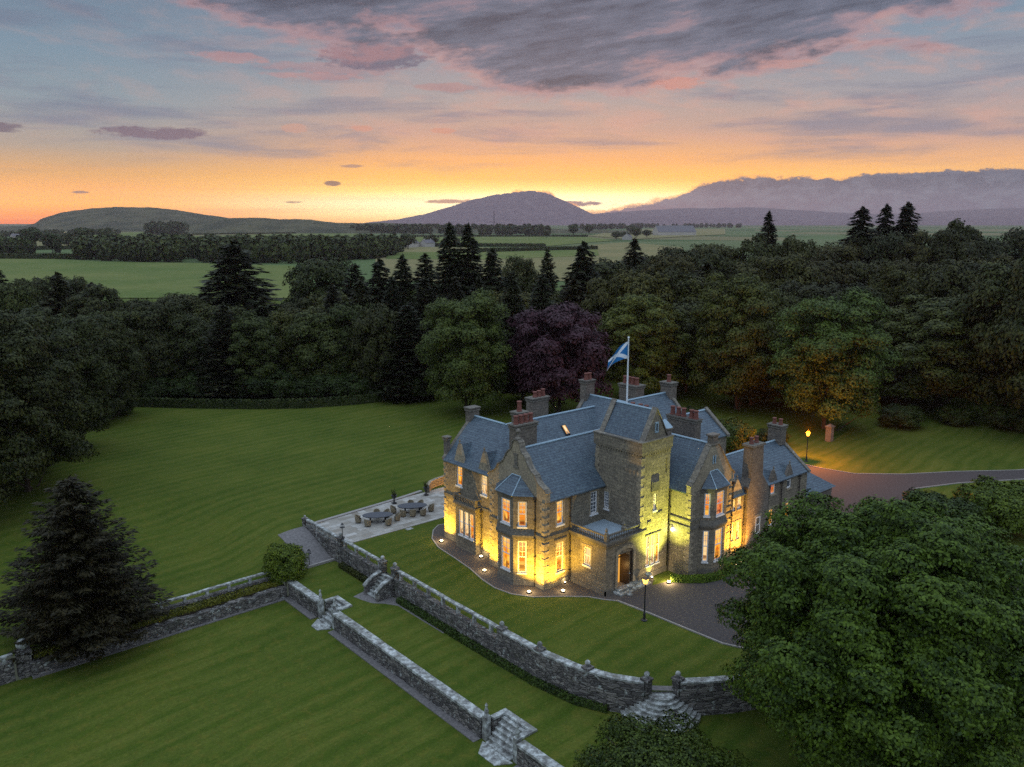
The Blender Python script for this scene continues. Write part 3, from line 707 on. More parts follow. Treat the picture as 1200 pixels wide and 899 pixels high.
# square bay with balustrade on the far wing
sb = MB(); F = Pl((.3,12.45),(.3,9.45)); S1 = Pl((.3,9.45),(.9,9.45)); S2 = Pl((.9,12.45),(.3,12.45))
h3 = [(.5,1.15,1.35,3.8),(1.3,1.95,1.35,3.8),(2.1,2.7,1.35,3.8)]
wall_face(sb, F, 0, 3, -.3, 4.3, h3); wall_face(sb, S1, 0, .6, -.3, 4.3, []); wall_face(sb, S2, 0, .6, -.3, 4.3, [])
sbo = sb.build('square_bay', M['stone'], H)
for q, pn in zip(h3, ('pane_cream','pane_cream','pane_red')):
    f = MB(); pl = F; a0,a1,z0,z1 = q; zm = 2.6
    for x0,x1,y0,y1 in ((a0,a0+.07,z0,z1),(a1-.07,a1,z0,z1),(a0+.07,a1-.07,z1-.07,z1),(a0+.07,a1-.07,z0,z0+.1),(a0+.07,a1-.07,zm-.03,zm+.03)): pbox(f, pl, x0, x1, y0, y1, -.12, -.04)
    pbox(f, pl, a0-.05, a1+.05, z0-.12, z0-.003, -.1, .08); f.build('window', M['white'], sbo)
    g2 = MB(); quad(g2, pl, a0+.02, a1-.02, z0+.02, z1-.02, -.115); g2.build('pane', M[pn], sbo)
f = MB(); f.box(.12,.98,9.27,12.63,4.3,4.5); f.box(.2,.95,9.35,12.55,4.503,4.66); f.box(.18,.33,9.33,12.57,5.1,5.22)
f.box(.16,.42,9.31,9.57,4.663,5.28); f.box(.16,.42,12.33,12.59,4.663,5.28); f.box(.42,.9,9.36,9.5,5.1,5.22); f.box(.42,.9,12.4,12.54,5.1,5.22)
for i in range(11): f.lathe(.26, 9.78+i*.238, [(.05,4.66),(.075,4.8),(.04,4.95),(.055,5.1)], 6)
f.build('balustrade', M['trim'], sbo)
# dormer gablets over the far wing windows
def gablet(x, y, wid, z0, z1, axis, par=H, m='dressed', depth=1.3, m2='slate'):
    """axis 'x': faces -x ; axis 'y': faces -y"""
    b_ = MB(); hw = wid/2; P = [(-hw,z0),(hw,z0),(hw,z0+.25),(.12,z1),(-.12,z1),(-hw,z0+.25)]
    mk = (lambda a, o, z: (x+o, y+a, z)) if axis == 'x' else (lambda a, o, z: (x+a, y+o, z))
    b_.slab([mk(a,-.03,z) for a, z in P], tuple(Vector(mk(0,.26,0))-Vector(mk(0,-.03,0))))
    o_ = b_.build('dormer_gable', M[m], par)
    r_ = MB()
    for s_ in (-1, 1):
        r_.slab([mk(s_*(hw+.02),.24,z0+.12), mk(0,.24,z1-.12), mk(0,depth,z1-.12), mk(s_*(hw+.02),depth*.35,z0+.12)], (0,0,.07))
    r_.build('dormer_roof', M[m2], o_)
    f_ = MB(); q = mk(0,.08,0); f_.lathe(q[0], q[1], [(.13,z1-.02),(.14,z1+.1),(.05,z1+.2),(.10,z1+.34),(.03,z1+.5)], 7); f_.build('finial', M['parapet'], o_)
    return o_
gablet(.9, 12.58, 1.6, 7.72, 9.75, 'x', depth=1.9); gablet(.9, 8.93, 1.6, 7.72, 9.75, 'x', depth=1.9)
# far end bay glimpsed beyond the corner
e = MB(); e.prism([(1.6,15),(1.6,15.6),(2.2,16.1),(4.2,16.1),(4.8,15.6),(4.8,15)], -.3, 5.3); eo = e.build('end_bay', M['dressed'], H)
e = MB(); e.frus([(1.45,15),(1.45,15.7),(2.1,16.25),(4.3,16.25),(4.95,15.7),(4.95,15)], 5.303, [(1.9,15),(1.9,15.3),(2.3,15.5),(4.1,15.5),(4.5,15.3),(4.5,15)], 6.0); e.build('bay_roof', M['lead'], eo)

# porch ------------------------------------------------------------
p = MB(); P0 = Pl((3,0),(3,-4.1)); P1 = Pl((3,-4.1),(7.1,-4.1))
wall_face(p, P0, 0, 4.1, -.3, 4.4, [(1.62,2.4,2.0,3.6)]); wall_face(p, P1, 0, 4.1, -.3, 4.4, [(1.4,3.3,.35,3.15)], .6)
po = p.build('porch', M['stone'], H)
window(P0, 1.62, 2.4, 2.0, 3.6, 'pane_cream', 1, 1, par=H, surround='white')
t = MB()
# cornice pieces butt at the corner
t.box(2.82,7.25,-4.28,-4.103,4.25,4.42); t.box(2.82,2.997,-4.103,-.05,4.25,4.42)
t.box(2.74,7.3,-4.36,-4.08,4.423,4.62); t.box(2.74,3.02,-4.08,-.05,4.423,4.62)
band(t, P0, -.0, 4.16, -.3, .45, .06); band(t, P1, -.06, 1.1, -.3, .453, .06); band(t, P1, 3.6, 4.1, -.3, .453, .06)
for x0, x1 in ((2.84,3.12),(6.9,7.16)): t.box(x0,x1,-4.26,-3.98,4.623,5.35)
t.box(2.84,3.12,-.32,-.05,4.623,5.35); t.box(2.9,3.06,-3.98,-.32,5.12,5.24); t.box(3.12,6.9,-4.2,-4.04,5.12,5.24)
split_build(t, 'cornice', M['trim'], po)
bl = MB()
for i in range(17): bl.lathe(2.98, -.5-i*.21, [(.05,4.62),(.08,4.78),(.04,4.98),(.06,5.12)], 6)
for i in range(17): bl.lathe(3.32+i*.21, -4.12, [(.05,4.62),(.08,4.78),(.04,4.98),(.06,5.12)], 6)
split_build(bl, 'baluster', M['trim'], po)
t = MB(); t.box(3.02,7.1,-4.08,0,4.405,4.50); t.build('flat_roof', M['leadroof'], po)
t = MB(); t.lathe(2.98,-4.12,[(.12,5.35),(.16,5.45),(.07,5.55),(.15,5.72),(.03,5.9)],8); t.lathe(5.05,-4.12,[(.2,5.24),(.22,5.45),(.1,5.6),(.16,5.78),(.03,5.95)],8); t.build('finial', M['parapet'], po)
# doorway: moulded arch, leaf standing open, lit hall behind
q = MB(); arch = [(1.25,.0),(1.25,2.9)]
N = 10
outer = [(3.5-0,.35)]; cx = 5.35; rad = .95
outline = [(cx+rad+.28,.35),(cx+rad+.28,3.2)]+[(cx+(rad+.28)*math.cos(a*math.pi/N), 3.2+.62*math.sin(a*math.pi/N)) for a in range(1, N)]+[(cx-rad-.28,3.2),(cx-rad-.28,.35),(cx-rad,.35),(cx-rad,3.1)]+[(cx-rad*math.cos(a*math.pi/N), 3.1+.42*math.sin(a*math.pi/N)) for a in range(1, N)]+[(cx+rad,3.1),(cx+rad,.35)]
tris = tessellate_polygon([[Vector((x,z,0)) for x, z in outline]])
q.add([(x,-4.19,z) for x, z in outline]+[(x,-4.11,z) for x, z in outline], [tuple(t_) for t_ in tris]+[tuple(i+len(outline) for i in t_) for t_ in tris]+[(i,(i+1)%len(outline),(i+1)%len(outline)+len(outline),i+len(outline)) for i in range(len(outline))])
q.build('door_arch', M['dressed'], po)
q = MB(); q.add([(4.42,-3.5,.35),(5.4,-3.5,.35),(5.4,-3.5,3.1),(4.42,-3.5,3.1)], [(0,1,2,3)]); dl = q.build('hall_glow', M['pane_warm'], po)
q = MB(); q.box(5.42,5.5,-4.5,-3.55,.36,3.05); q.box(5.55,6.3,-4.02,-3.92,.36,3.12); d_ = q.build('door', M['wood'], H)
q = MB(); q.box(4.4,4.5,-3.62,-3.52,.35,3.1); q.box(4.9,4.97,-3.62,-3.52,.35,2.6); q.box(4.5,5.4,-3.62,-3.52,2.6,2.68); q.build('door_frame', M['wood'], d_)
q = MB(); q.lathe(5.46, -4.53, [(.03,1.4),(.045,1.44),(.03,1.48)], 6); q.build('handle', M['lead'], d_)
q = MB(); q.box(3.9,7.4,-5.0,-4.16,-.05,.17); q.box(4.15,6.7,-4.7,-4.16,.173,.34); q.build('door_step', M['coping'], H)

# tower ------------------------------------------------------------
TX0, TX1, TY0, TY1 = 7.1, 10.85, -4.06, 1.1
tw = MB(); T1 = Pl((TX0,TY0),(TX1,TY0)); T0 = Pl((TX0,TY1),(TX0,TY0))
hT1 = [(.95,1.42,1.1,3.8),(1.6,2.07,1.1,3.8),(2.25,2.72,1.1,3.8),(1.68,2.08,5.95,7.45),(3.2,3.36,9.0,10.3)]
wall_face(tw, T1, 0, TX1-TX0, -.3, 11.9, hT1); wall_face(tw, T0, 0, TY1-TY0, -.3, 11.9, [(1.05,1.65,5.55,7.1)])
wall_face(tw, Pl((TX1,TY0),(TX1,TY1)), 0, TY1-TY0, -.3, 11.9, []); wall_face(tw, Pl((TX1,TY1),(TX0,TY1)), 0, TX1-TX0, 5, 11.9, [])
two = tw.build('tower', M['stone'], H)
for q_, pn in zip(hT1[:3], ('pane_cream','pane_cream','pane_warm')):
    f = MB(); a0,a1,z0,z1 = q_; zm = 2.75
    for x0,x1,y0,y1 in ((a0,a0+.06,z0,z1),(a1-.06,a1,z0,z1),(a0+.06,a1-.06,z1-.06,z1),(a0+.06,a1-.06,z0,z0+.1),(a0+.06,a1-.06,zm-.03,zm+.03)): pbox(f, T1, x0, x1, y0, y1, -.12, -.04)
    pbox(f, T1, a0-.04, a1+.04, z0-.1, z0-.003, -.1, .07); f.build('window', M['white'], two)
    g2 = MB(); quad(g2, T1, a0+.02, a1-.02, z0+.02, z1-.02, -.115); g2.build('pane', M[pn], two)
window(T1, 1.68, 2.08, 5.95, 7.45, 'pane_cream', 2, 3, 'bars', surround='white')
window(T0, 1.05, 1.65, 5.55, 7.1, 'pane_dark', 2, 3, 'bars', surround='white')
t = MB()
pbox(t, T1, 1.33, 2.35, 7.72, 8.62, .0, .1); pbox(t, T1, 1.45, 2.23, 7.82, 8.52, .1, .14)
t.build('carved_panel', M['trim'], two)
t = MB(); quad(t, T1, 3.2, 3.36, 9.0, 10.3, -.2); t.build('slit_window', M['pane_dark'], two)
t = MB(); band(t, T1, -.05, .95, 4.28, 4.5, .07); band(t, T1, .95, 1.5, 4.95, 5.1, .07); band(t, T1, 2.2, 2.9, 5.55, 5.7, .06); band(t, T1, .8, 2.9, 3.82, 3.95, .06)
band(t, T1, -.05, 3.75, -.3, .45, .06)
split_build(t, 'string_course', M['trim'], two)
t = MB()   # corbelled parapet
t.box(TX0-.10,TX1+.1,TY0-.10,TY0-.003,11.12,11.26); t.box(TX0-.10,TX0-.003,TY0-.003,TY1+.1,11.12,11.26)
for i in range(13): t.box(TX0+.1+i*.29,TX0+.24+i*.29,TY0-.09,TY0-.003,10.98,11.117)
for i in range(17): t.box(TX0-.09,TX0-.003,TY0+.15+i*.29,TY0+.29+i*.29,10.98,11.117)
t.box(TX0-.14,TX1+.14,TY0-.14,TY0+.2,11.263,12.12); t.box(TX0-.14,TX0+.2,TY0+.2,TY1+.14,11.263,12.12); t.box(TX1-.2,TX1+.14,TY0+.2,TY1+.14,11.263,12.12); t.box(TX0+.2,TX1-.2,TY1-.2,TY1+.14,11.263,12.12)
t.build('parapet', M['stone'], two)
t = MB(); t.box(TX0-.2,TX1+.2,TY0-.2,TY0+.24,12.123,12.24); t.box(TX0-.2,TX0+.24,TY0+.24,TY1+.2,12.123,12.24); t.box(TX1-.24,TX1+.2,TY0+.24,TY1+.2,12.123,12.24); t.box(TX0+.24,TX1-.24,TY1-.24,TY1+.2,12.123,12.24)
t.build('parapet_coping', M['parapet'], two)
quoins(qb, TX0, TY0, 1, 1, 5.4, 10.9, .45, .28, .42); quoins(qb, TX0, TY1-.0, 1, -1, 8.2, 10.9, .45, .3, .42)
cx = 8.97   # cap house
t = MB(); t.slab([(7.5,-3.98,12.0),(10.45,-3.98,12.0),(cx+.1,-3.98,14.7),(cx-.1,-3.98,14.7)], (0,.4,0)); t.slab([(7.5,.95,12.0),(10.45,.95,12.0),(cx,.95,14.6)], (0,-.35,0))
split_build(t, 'cap_gable', M['stone'], two)
t = MB()
for y0, y1 in ((-4.06,-3.5),(.5,1.02)):
    for s_, xe in ((-1,7.38),(1,10.57)): t.slab([(xe,y0,12.1),(cx,y0,14.78),(cx,y1,14.78),(xe,y1,12.1)], (0,0,.12))
split_build(t, 'skew', M['parapet'], two)
t = MB()
t.slab([(7.38,-3.5,12.05),(cx,-3.5,14.55),(cx,.5,14.55),(7.38,.5,12.05)], (0,0,.08)); t.slab([(10.57,-3.5,12.05),(cx,-3.5,14.55),(cx,.5,14.55),(10.57,.5,12.05)], (0,0,.08))
t.build('cap_roof', M['slate'], two)
t = MB(); t.tube([(cx,-3.5,14.66),(cx,.5,14.66)], .09, 6); t.build('ridge', M['lead'], two)
t = MB(); t.box(cx-.12,cx+.12,-4.03,-3.97,12.9,13.5); t.build('attic_light', M['pane_dark'], two)
t = MB(); t.box(cx-.2,cx+.2,-4.06,-3.985,12.75,12.88); t.box(cx-.2,cx+.2,-4.06,-3.985,13.52,13.65); t.box(cx-.2,cx-.125,-4.06,-3.985,12.88,13.52); t.box(cx+.125,cx+.2,-4.06,-3.985,12.88,13.52); t.build('attic_surround', M['lead'], two)
t = MB(); t.lathe(10.9, -3.3, [(.5,10.3),(.62,10.6),(.62,12.6),(.75,12.7),(.75,12.82)], 12); t.build('turret', M['chimney'], two)
t = MB(); t.lathe(10.9, -3.3, [(.7,12.823),(.35,13.2),(.03,13.5)], 12); t.build('turret_cap', M['lead'], two)

# gabled wing beyond the tower ------------------------------------
CX0, CX1, CY = 11.0, 17.0, -6.3
wall_face(wb, Pl((CX0,-4.06),(CX0,CY)), 0, 2.24, -.3, 7.5, [])
C1 = Pl((CX0,CY),(CX1,CY)); wall_face(wb, C1, 0, 6, -.3, 8.0, [])
wall_face(wb, Pl((CX1,CY),(CX1,-4)), 0, 2.3, -.3, 7.6, [])
pr_ = [(-3.12,7.6),(-3.12,8.15),(-2.9,8.4),(-2.6,8.55),(-2.3,8.95),(-.62,11.2),(-.5,11.3)]
fl = pr_+[(-a, z) for a, z in reversed(pr_)]
g = MB(); g.slab([(14+a,CY-.003,z) for a, z in fl], (0,.42,0)); gc = g.build('gable', M['dressed'], H)
cp = MB()
for (a, z), (a2, z2) in zip(fl[1:-1], fl[2:-1]):
    d = Vector((a2-a,0,z2-z)); nrm = Vector((-d.z,0,d.x)).normalized()
    if nrm.z < 0: nrm = -nrm
    if d.length > .05: cp.slab([(14+a,CY-.09,z),(14+a2,CY-.09,z2),(14+a2,CY+.5,z2),(14+a,CY+.5,z)], tuple(nrm*.10))
cp.build('coping', M['parapet'], gc)
t = MB(); t.box(13.62,14.38,CY-.06,CY+.5,11.2,12.05); t.box(13.5,14.5,CY-.14,CY+.58,12.053,12.2); t.build('gable_stack', M['chimney'], gc)
t = MB(); t.box(13.9,14.1,CY-.02,CY-.008,9.75,10.2); t.build('attic_light', M['pane_dark'], gc)
t = MB(); t.box(13.78,13.9,CY-.05,CY-.006,9.6,10.35); t.box(14.1,14.22,CY-.05,CY-.006,9.6,10.35); t.build('attic_surround', M['lead'], gc)
bay([(12.35,CY),(13.15,-7.15),(14.9,-7.15),(15.75,CY)], 4.45, 7.75, 8.95,
    [[(.32,.82,1.1,3.95,'pane_cream'),(.32,.82,5.25,7.3,'pane_red')],[(.32,1.42,1.1,3.95,'pane_warm'),(.32,1.42,5.2,7.35,'pane_coral')],[(.3,.85,1.1,3.95,'pane_warm'),(.3,.85,5.2,7.35,'pane_dark')]], M['slate'], .55)
band(tb, C1, -.07, 1.3, 4.28, 4.55); band(tb, C1, 4.8, 6.07, 4.28, 4.55); band(tb, C1, -.07, 1.3, 5.0, 5.15); band(tb, C1, 4.8, 6.07, 5.0, 5.15)
Cl = Pl((CX0,-4.2),(CX0,CY)); band(tb, Cl, 0, 2.03, 4.28, 4.55); band(tb, Cl, 0, 2.03, 5.0, 5.15); band(tb, Cl, 0, 2.1, -.3, .45, .06)
quoins(qb, CX0, CY, 1, 1, .5, 4.1); quoins(qb, CX0, CY, 1, 1, 5.3, 8.0); quoins(qb, CX1, CY, -1, 1, .5, 4.1); quoins(qb, CX1, CY, -1, 1, 5.3, 8.0)

# long service wing ------------------------------------------------
DY = -6.18; D1 = Pl((17.0,DY),(30,DY))
def D_(u): return u-17.0
hD = [(D_(17.15),D_(17.7),4.45,6.0),(D_(18.1),D_(18.65),4.45,6.0),(D_(17.15),D_(17.65),1.6,3.2),(D_(18.1),D_(18.6),1.6,3.2),
      (D_(23.4),D_(24.2),1.5,3.2),(D_(26.3),D_(27.1),1.5,3.2),(D_(23.5),D_(24.25),4.65,6.1),(D_(26.3),D_(27.05),4.65,6.1),(D_(20.7),D_(21.45),1.5,3.15)]
wall_face(wb, D1, 0, 13, -.3, 5.75, [q if q[3] < 5.7 else (q[0],q[1],q[2],5.75) for q in hD[:8]])
for q, pn in zip(hD, ('pane_cream','pane_cream','pane_cream','pane_warm','pane_warm','pane_warm','pane_coral','pane_dark','pane_cream')):
    if q is hD[8]: continue
    window(D1, *q, pn, 2, 2, surround=(q[3] < 5.7))
wall_face(wb, Pl((30,DY),(30,.3)), 0, 6.5, -.3, 5.75, []); wb.add([(30,DY,5.75),(30,.3,5.75),(30,-3,8.3)], [(0,1,2)])
wall_face(wb, Pl((30,.3),(18,.3)), 0, 12, -.3, 5.75, [])
gablet(17.9, DY, 2.0, 5.6, 7.3, 'y', depth=1.9); gablet(23.88, DY, 1.3, 5.6, 6.9, 'y', m='chimney', depth=1.8); gablet(26.68, DY, 1.3, 5.6, 6.9, 'y', m='chimney', depth=1.8)
t = MB()    # great wall-chimney with sloping shoulders
t.slab([(19.2,DY-.3,-.3),(22.7,DY-.3,-.3),(22.7,DY-.3,5.7),(21.5,DY-.3,7.1),(21.35,DY-.3,10.0),(19.7,DY-.3,10.0),(19.6,DY-.3,7.1),(19.2,DY-.3,6.2)], (0,1.0,0))
ch = t.build('chimney', M['chimney'], H)
t = MB(); t.box(19.55,21.5,DY-.42,DY+.82,10.003,10.2); t.build('chimney_cap', M['trim'], ch)
window(Pl((17.0,DY-.3),(30,DY-.3)), *hD[8], 'pane_cream', 2, 2, dep=.05)
def pot(x, y, z, hh=.62, r=.17, par=None):
    t = MB(); t.lathe(x, y, [(r*1.15,z),(r*1.15,z+.08),(r,z+.12),(r*.82,z+hh-.12),(r*1.05,z+hh-.1),(r*1.05,z+hh),(r*.7,z+hh)], 9); t.build('chimney_pot', M['pot'], par, smooth=False)
for x in (20.1, 20.9): pot(x, DY+.2, 10.2, .6, .2, ch)
def stack(x0, x1, y0, y1, z0, z1, pots, name='chimney', ph=.62, pr=.17):
    t = MB(); t.box(x0,x1,y0,y1,z0,z1-.35); o = t.build(name, M['chimney'], H)
    t = MB(); t.box(x0-.08,x1+.08,y0-.08,y1+.08,z1-.347,z1-.2); t.box(x0-.03,x1+.03,y0-.03,y1+.03,z1-.197,z1-.12); t.box(x0-.13,x1+.13,y0-.13,y1+.13,z1-.117,z1); t.build('chimney_cap', M['trim'], o)
    for q in pots: pot(q[0], q[1], z1, q[2] if len(q) > 2 else ph, pr, o)
    return o
stack(.35,2.75,3.95,4.8,10.6,13.25,[(.7+i*.56,4.35) for i in range(4)], ph=.72, pr=.21)
stack(1.9,2.95,5.4,6.3,8.2,13.85,[(2.4,5.85,.9)], pr=.22)
stack(9.9,12.0,12.3,13.3,7,12.85,[(10.6,12.8,.55),(11.15,12.8,.6),(11.7,12.8,.7)], pr=.22)
stack(3.75,4.85,14.5,15.25,10.6,12.45,[])
stack(1.05,1.5,14.75,15.2,7.6,10.0,[])
stack(16.4,17.6,11.3,12.2,11,14.0,[(16.75,11.7,.7),(17.25,11.7,.7)], pr=.22)
stack(22.9,23.9,5.6,6.9,11.4,13.75,[(23.4,6.25,.75)], pr=.22)
stack(20.3,21.6,8.0,10.3,10.5,13.4,[(20.9,8.4,.75),(20.9,8.95,.75),(20.9,9.5,.75),(20.9,10.0,.75)], pr=.22)
stack(11.9,12.7,-.5,1.9,9.5,13.35,[(12.3,1.5,.6),(12.3,.6,.6),(12.3,-.1,.6)], pr=.2)
stack(17.6,18.4,-1.6,1.7,6,12.0,[(18,1.4),(18,.7),(18,.1),(18,-.8),(18,-1.3)], ph=.8, pr=.23)
stack(28.9,29.8,-3.7,-2.2,8.0,10.0,[(29.35,-2.6,.6),(29.35,-3.3,.6)], pr=.2)

# rear ranges
def box_walls(x0,x1,y0,y1,z0,z1):
    wall_face(wb, Pl((x0,y1),(x0,y0)), 0, y1-y0, z0, z1, []); wall_face(wb, Pl((x0,y0),(x1,y0)), 0, x1-x0, z0, z1, [])
    wall_face(wb, Pl((x1,y0),(x1,y1)), 0, y1-y0, z0, z1, []); wall_face(wb, Pl((x1,y1),(x0,y1)), 0, x1-x0, z0, z1, [])
box_walls(13,21,6,11.8,-.3,8.0); wb.add([(13,11.8,8.0),(21,11.8,8.0),(17,11.8,12.35)], [(0,1,2)])
box_walls(17.5,23.4,1.1,11.5,-.3,7.7); wb.add([(23.4,1.1,7.7),(23.4,11.5,7.7),(23.4,6.3,12.55)], [(0,1,2)])
box_walls(17.5,22.6,-1.6,1.05,-.3,9.8); wb.add([(22.6,-1.6,9.8),(22.6,3.4,9.8),(22.6,.9,11.75)], [(0,1,2)])
wb.build('wall', M['stone'], H)
split_build(tb, 'string_course', M['trim'], H)
groups_ = {}
for f in range(0, len(qb.f), 6):
    x_, y_ = qb.v[qb.f[f][0]][:2]; key = min(((abs(x_-c[0])+abs(y_-c[1])), c) for c in ((0,0),(0,7),(.9,15),(7.1,-4.06),(7.1,1.1),(11,-6.3),(17,-6.3)))[1]; groups_.setdefault(key, []).append(f)
for key, fl_ in groups_.items():
    q = MB()
    for f in fl_:
        k0 = min(qb.f[f]+qb.f[f+1]); q.add(qb.v[k0:k0+8], [tuple(i-k0 for i in qb.f[g_]) for g_ in range(f, f+6)])
    q.build('quoin_strip', M['dressed'], H)

# roofs ------------------------------------------------------------
def roof(name, polys, ridges, m='slate', t=.09):
    b_ = MB()
    for p_ in polys: b_.slab(p_, (0,0,t))
    o = b_.build(name, M[m], H)
    if ridges:
        r_ = MB()
        for a, c in ridges: r_.tube([(a[0],a[1],a[2]+t+.02),(c[0],c[1],c[2]+t+.02)], .10, 6)
        r_.build('ridge', M['lead'], o)
    return o
roof('roof', [[(.42,-.22,7.55),(7.05,-.22,7.55),(7.05,1.15,8.913),(10.3,1.15,8.913),(10.3,3.5,11.25),(.42,3.5,11.25)], [(.42,3.5,11.25),(10.3,3.5,11.25),(10.3,6.7,7.95),(.42,6.7,7.95)]], [((.42,3.5,11.25),(10.2,3.5,11.25))])
roof('roof', [[(.62,6.72,7.75),(.62,14.75,7.75),(4.3,14.75,11.5),(4.3,10.03,11.49)], [(7.95,14.75,7.9),(7.95,13.4,7.9),(4.3,10.05,11.5),(4.3,14.75,11.5)]], [((4.3,10.05,11.5),(4.3,14.75,11.5))])
roof('roof', [[(.62,6.72,7.75),(17.5,6.72,7.93),(17.5,10.03,11.45),(4.3,10.03,11.49)], [(17.5,13.6,7.8),(8,13.6,7.8),(4.3,10,11.45),(17.5,10,11.45)]], [((4.3,10,11.45),(17.4,10,11.45))])
roof('roof', [[(12.8,5.6,7.9),(12.8,11.6,7.9),(17,11.6,12.35),(17,6.3,12.35)], [(21.2,11.6,7.9),(17,11.6,12.35),(17,6.3,12.35),(21.2,6.3,7.9)]], [((17,6.3,12.35),(17,11.6,12.35))])
roof('roof', [[(13.2,1.0,7.7),(23.2,1.0,7.7),(23.2,6.3,12.55),(17,6.3,12.55)], [(23.2,11.6,7.7),(17,11.6,7.7),(17,6.3,12.55),(23.2,6.3,12.55)]], [((17,6.3,12.55),(23.2,6.3,12.55))])
roof('roof', [[(10.85,-5.85,7.45),(10.85,1.2,7.45),(14,1.2,11.2),(14,-5.85,11.2)], [(17.15,-5.85,7.45),(14,-5.85,11.2),(14,1.2,11.2),(17.15,1.2,7.45)]], [((14,-5.85,11.2),(14,1.2,11.2))])
roof('roof', [[(18.4,-1.75,9.7),(22.4,-1.75,9.7),(22.4,.9,11.75),(18.4,.9,11.75)], [(22.4,3.4,9.7),(18.4,3.4,9.7),(18.4,.9,11.75),(22.4,.9,11.75)]], [((18.4,.9,11.75),(22.4,.9,11.75))])
roof('roof', [[(17.1,DY-.2,5.7),(29.75,DY-.2,5.7),(29.75,-3,8.28),(17.1,-3,8.28)], [(29.75,.4,5.7),(17.1,.4,5.7),(17.1,-3,8.28),(29.75,-3,8.28)]], [((17.1,-3,8.28),(29,-3,8.28))])
# skews on the plain gables
sk = MB()
def skew(x0, x1, y0, z0, y1, z1, w_=.45):   # gable along y at x0..x1
    sk.slab([(x0,y0,z0),(x0,y1,z1),(x1,y1,z1),(x1,y0,z0)], (0,0,.22))
def skewx(y0, y1, x0, z0, x1, z1): sk.slab([(x0,y0,z0),(x1,y0,z1),(x1,y1,z1),(x0,y1,z0)], (0,0,.22))
skewx(14.72,15.1,.75,7.8,4.4,11.5); skewx(14.72,15.1,8.05,7.8,4.4,11.5)
skew(29.7,30.1,DY-.3,5.62,-3,8.35); skew(29.7,30.1,.4,5.62,-3,8.35)
skew(23.15,23.55,.9,7.6,6.3,12.65); skew(23.15,23.55,11.7,7.6,6.3,12.65)
skewx(11.55,11.95,12.8,7.8,17,12.45); skewx(11.55,11.95,21.2,7.8,17,12.45)
skew(22.35,22.75,-1.9,9.65,.9,11.9); skew(22.35,22.75,3.5,9.65,.9,11.9)
split_build(sk, 'skew', M['parapet'], H)
# skylights in the roof slopes
def skylight(cx, cz_y, w_, l_, face, pane, par=H):
    """face: function (a along slope 0..1)->(y,z) for slopes facing -y"""
    f = MB(); y0, z0 = face(0); y1, z1 = face(1); nz = .16
    f.slab([(cx-w_/2,y0,z0),(cx+w_/2,y0,z0),(cx+w_/2,y1,z1),(cx-w_/2,y1,z1)], (0,-.02,nz)); o = f.build('skylight', M['iron'], par)
    g2 = MB(); k_ = .06; q0 = face(.08); q1 = face(.92)
    g2.add([(cx-w_/2+k_,q0[0]-.022,q0[1]+nz+.01),(cx+w_/2-k_,q0[0]-.022,q0[1]+nz+.01),(cx+w_/2-k_,q1[0]-.022,q1[1]+nz+.01),(cx-w_/2+k_,q1[0]-.022,q1[1]+nz+.01)], [(0,1,2,3)]); g2.build('pane', M[pane], o)
sl_ = 3.45/3.25
skylight(10.95, 0, .55, 1, lambda a: (8.35+.75*a, 8.0+(8.35+.75*a-6.75)*sl_), 'pane_cream')
skylight(16.0, 0, .5, 1, lambda a: (8.5+.5*a, 8.0+(8.5+.5*a-6.75)*sl_), 'pane_cream')
t = MB(); t.add([(5.2,6.9,8.2),(6.3,6.9,8.2),(5.75,6.9,9.5),(5.2,8.2,9.5),(6.3,8.2,9.5)], [(0,1,2),(0,2,3),(1,4,2),(2,4,3)]); o_ = t.build('roof_lantern', M['lead'], H)
t = MB(); t.add([(5.35,6.88,8.3),(6.15,6.88,8.3),(5.75,6.88,9.3)], [(0,1,2)]); t.build('pane', M['pane_cream'], o_)
# lean-to at the end of the service wing
L_ = MB(); L_.box(30,36.9,-5.3,1.0,-.3,2.45); lo = L_.build('outhouse', M['chimney'], H)
L_ = MB(); e0 = [(30.02,-5.6,2.45),(37.2,-5.6,2.45),(37.2,1.3,2.45),(30.02,1.3,2.45)]; rz0, rz1 = (30.02,-2.2,4.9), (33.8,-2.2,4.9)
L_.add(e0+[rz0,rz1], [(0,1,5,4),(1,2,5),(2,3,4,5),(0,4,3),(3,2,1,0)]); L_.build('outhouse_roof', M['slate'], lo)
for cx_ in (31.2, 32.4): 
    f = MB(); fa = lambda a: (-3.9+1.1*a, 2.45+(-3.9+1.1*a+5.6)*.7206)
    y0,z0 = fa(0); y1,z1 = fa(1); f.slab([(cx_-.32,y0,z0),(cx_+.32,y0,z0),(cx_+.32,y1,z1),(cx_-.32,y1,z1)], (0,-.02,.1)); f.build('rooflight', M['lead'], lo)
# rainwater pipes, each its own piece
def pipe(x, y, z0, z1):
    t = MB(); t.tube([(x,y,z0),(x,y,z1)], .055, 6); t.box(x-.12,x+.12,y-.12,y+.12,z1-.02,z1+.22)
    for z in np.arange(z0+1, z1, 1.6): t.box(x-.085,x+.085,y-.085,y+.085,z,z+.06)
    t.build('downpipe', M['pipe'], H)
for q in ((2.86,-.12,0,7.4),(.78,9.2,0,4.1),(-.08,1.05,0,7.6),(6.98,.1,4.5,7.4),(10.93,-4.2,0,7.3),(16.93,-6.42,0,7.2),(19.05,-6.32,.2,6.2),(22.95,-6.32,.2,5.4),(25.2,-6.32,.2,5.5),(28.4,-6.32,.2,5.5)): pipe(*q)

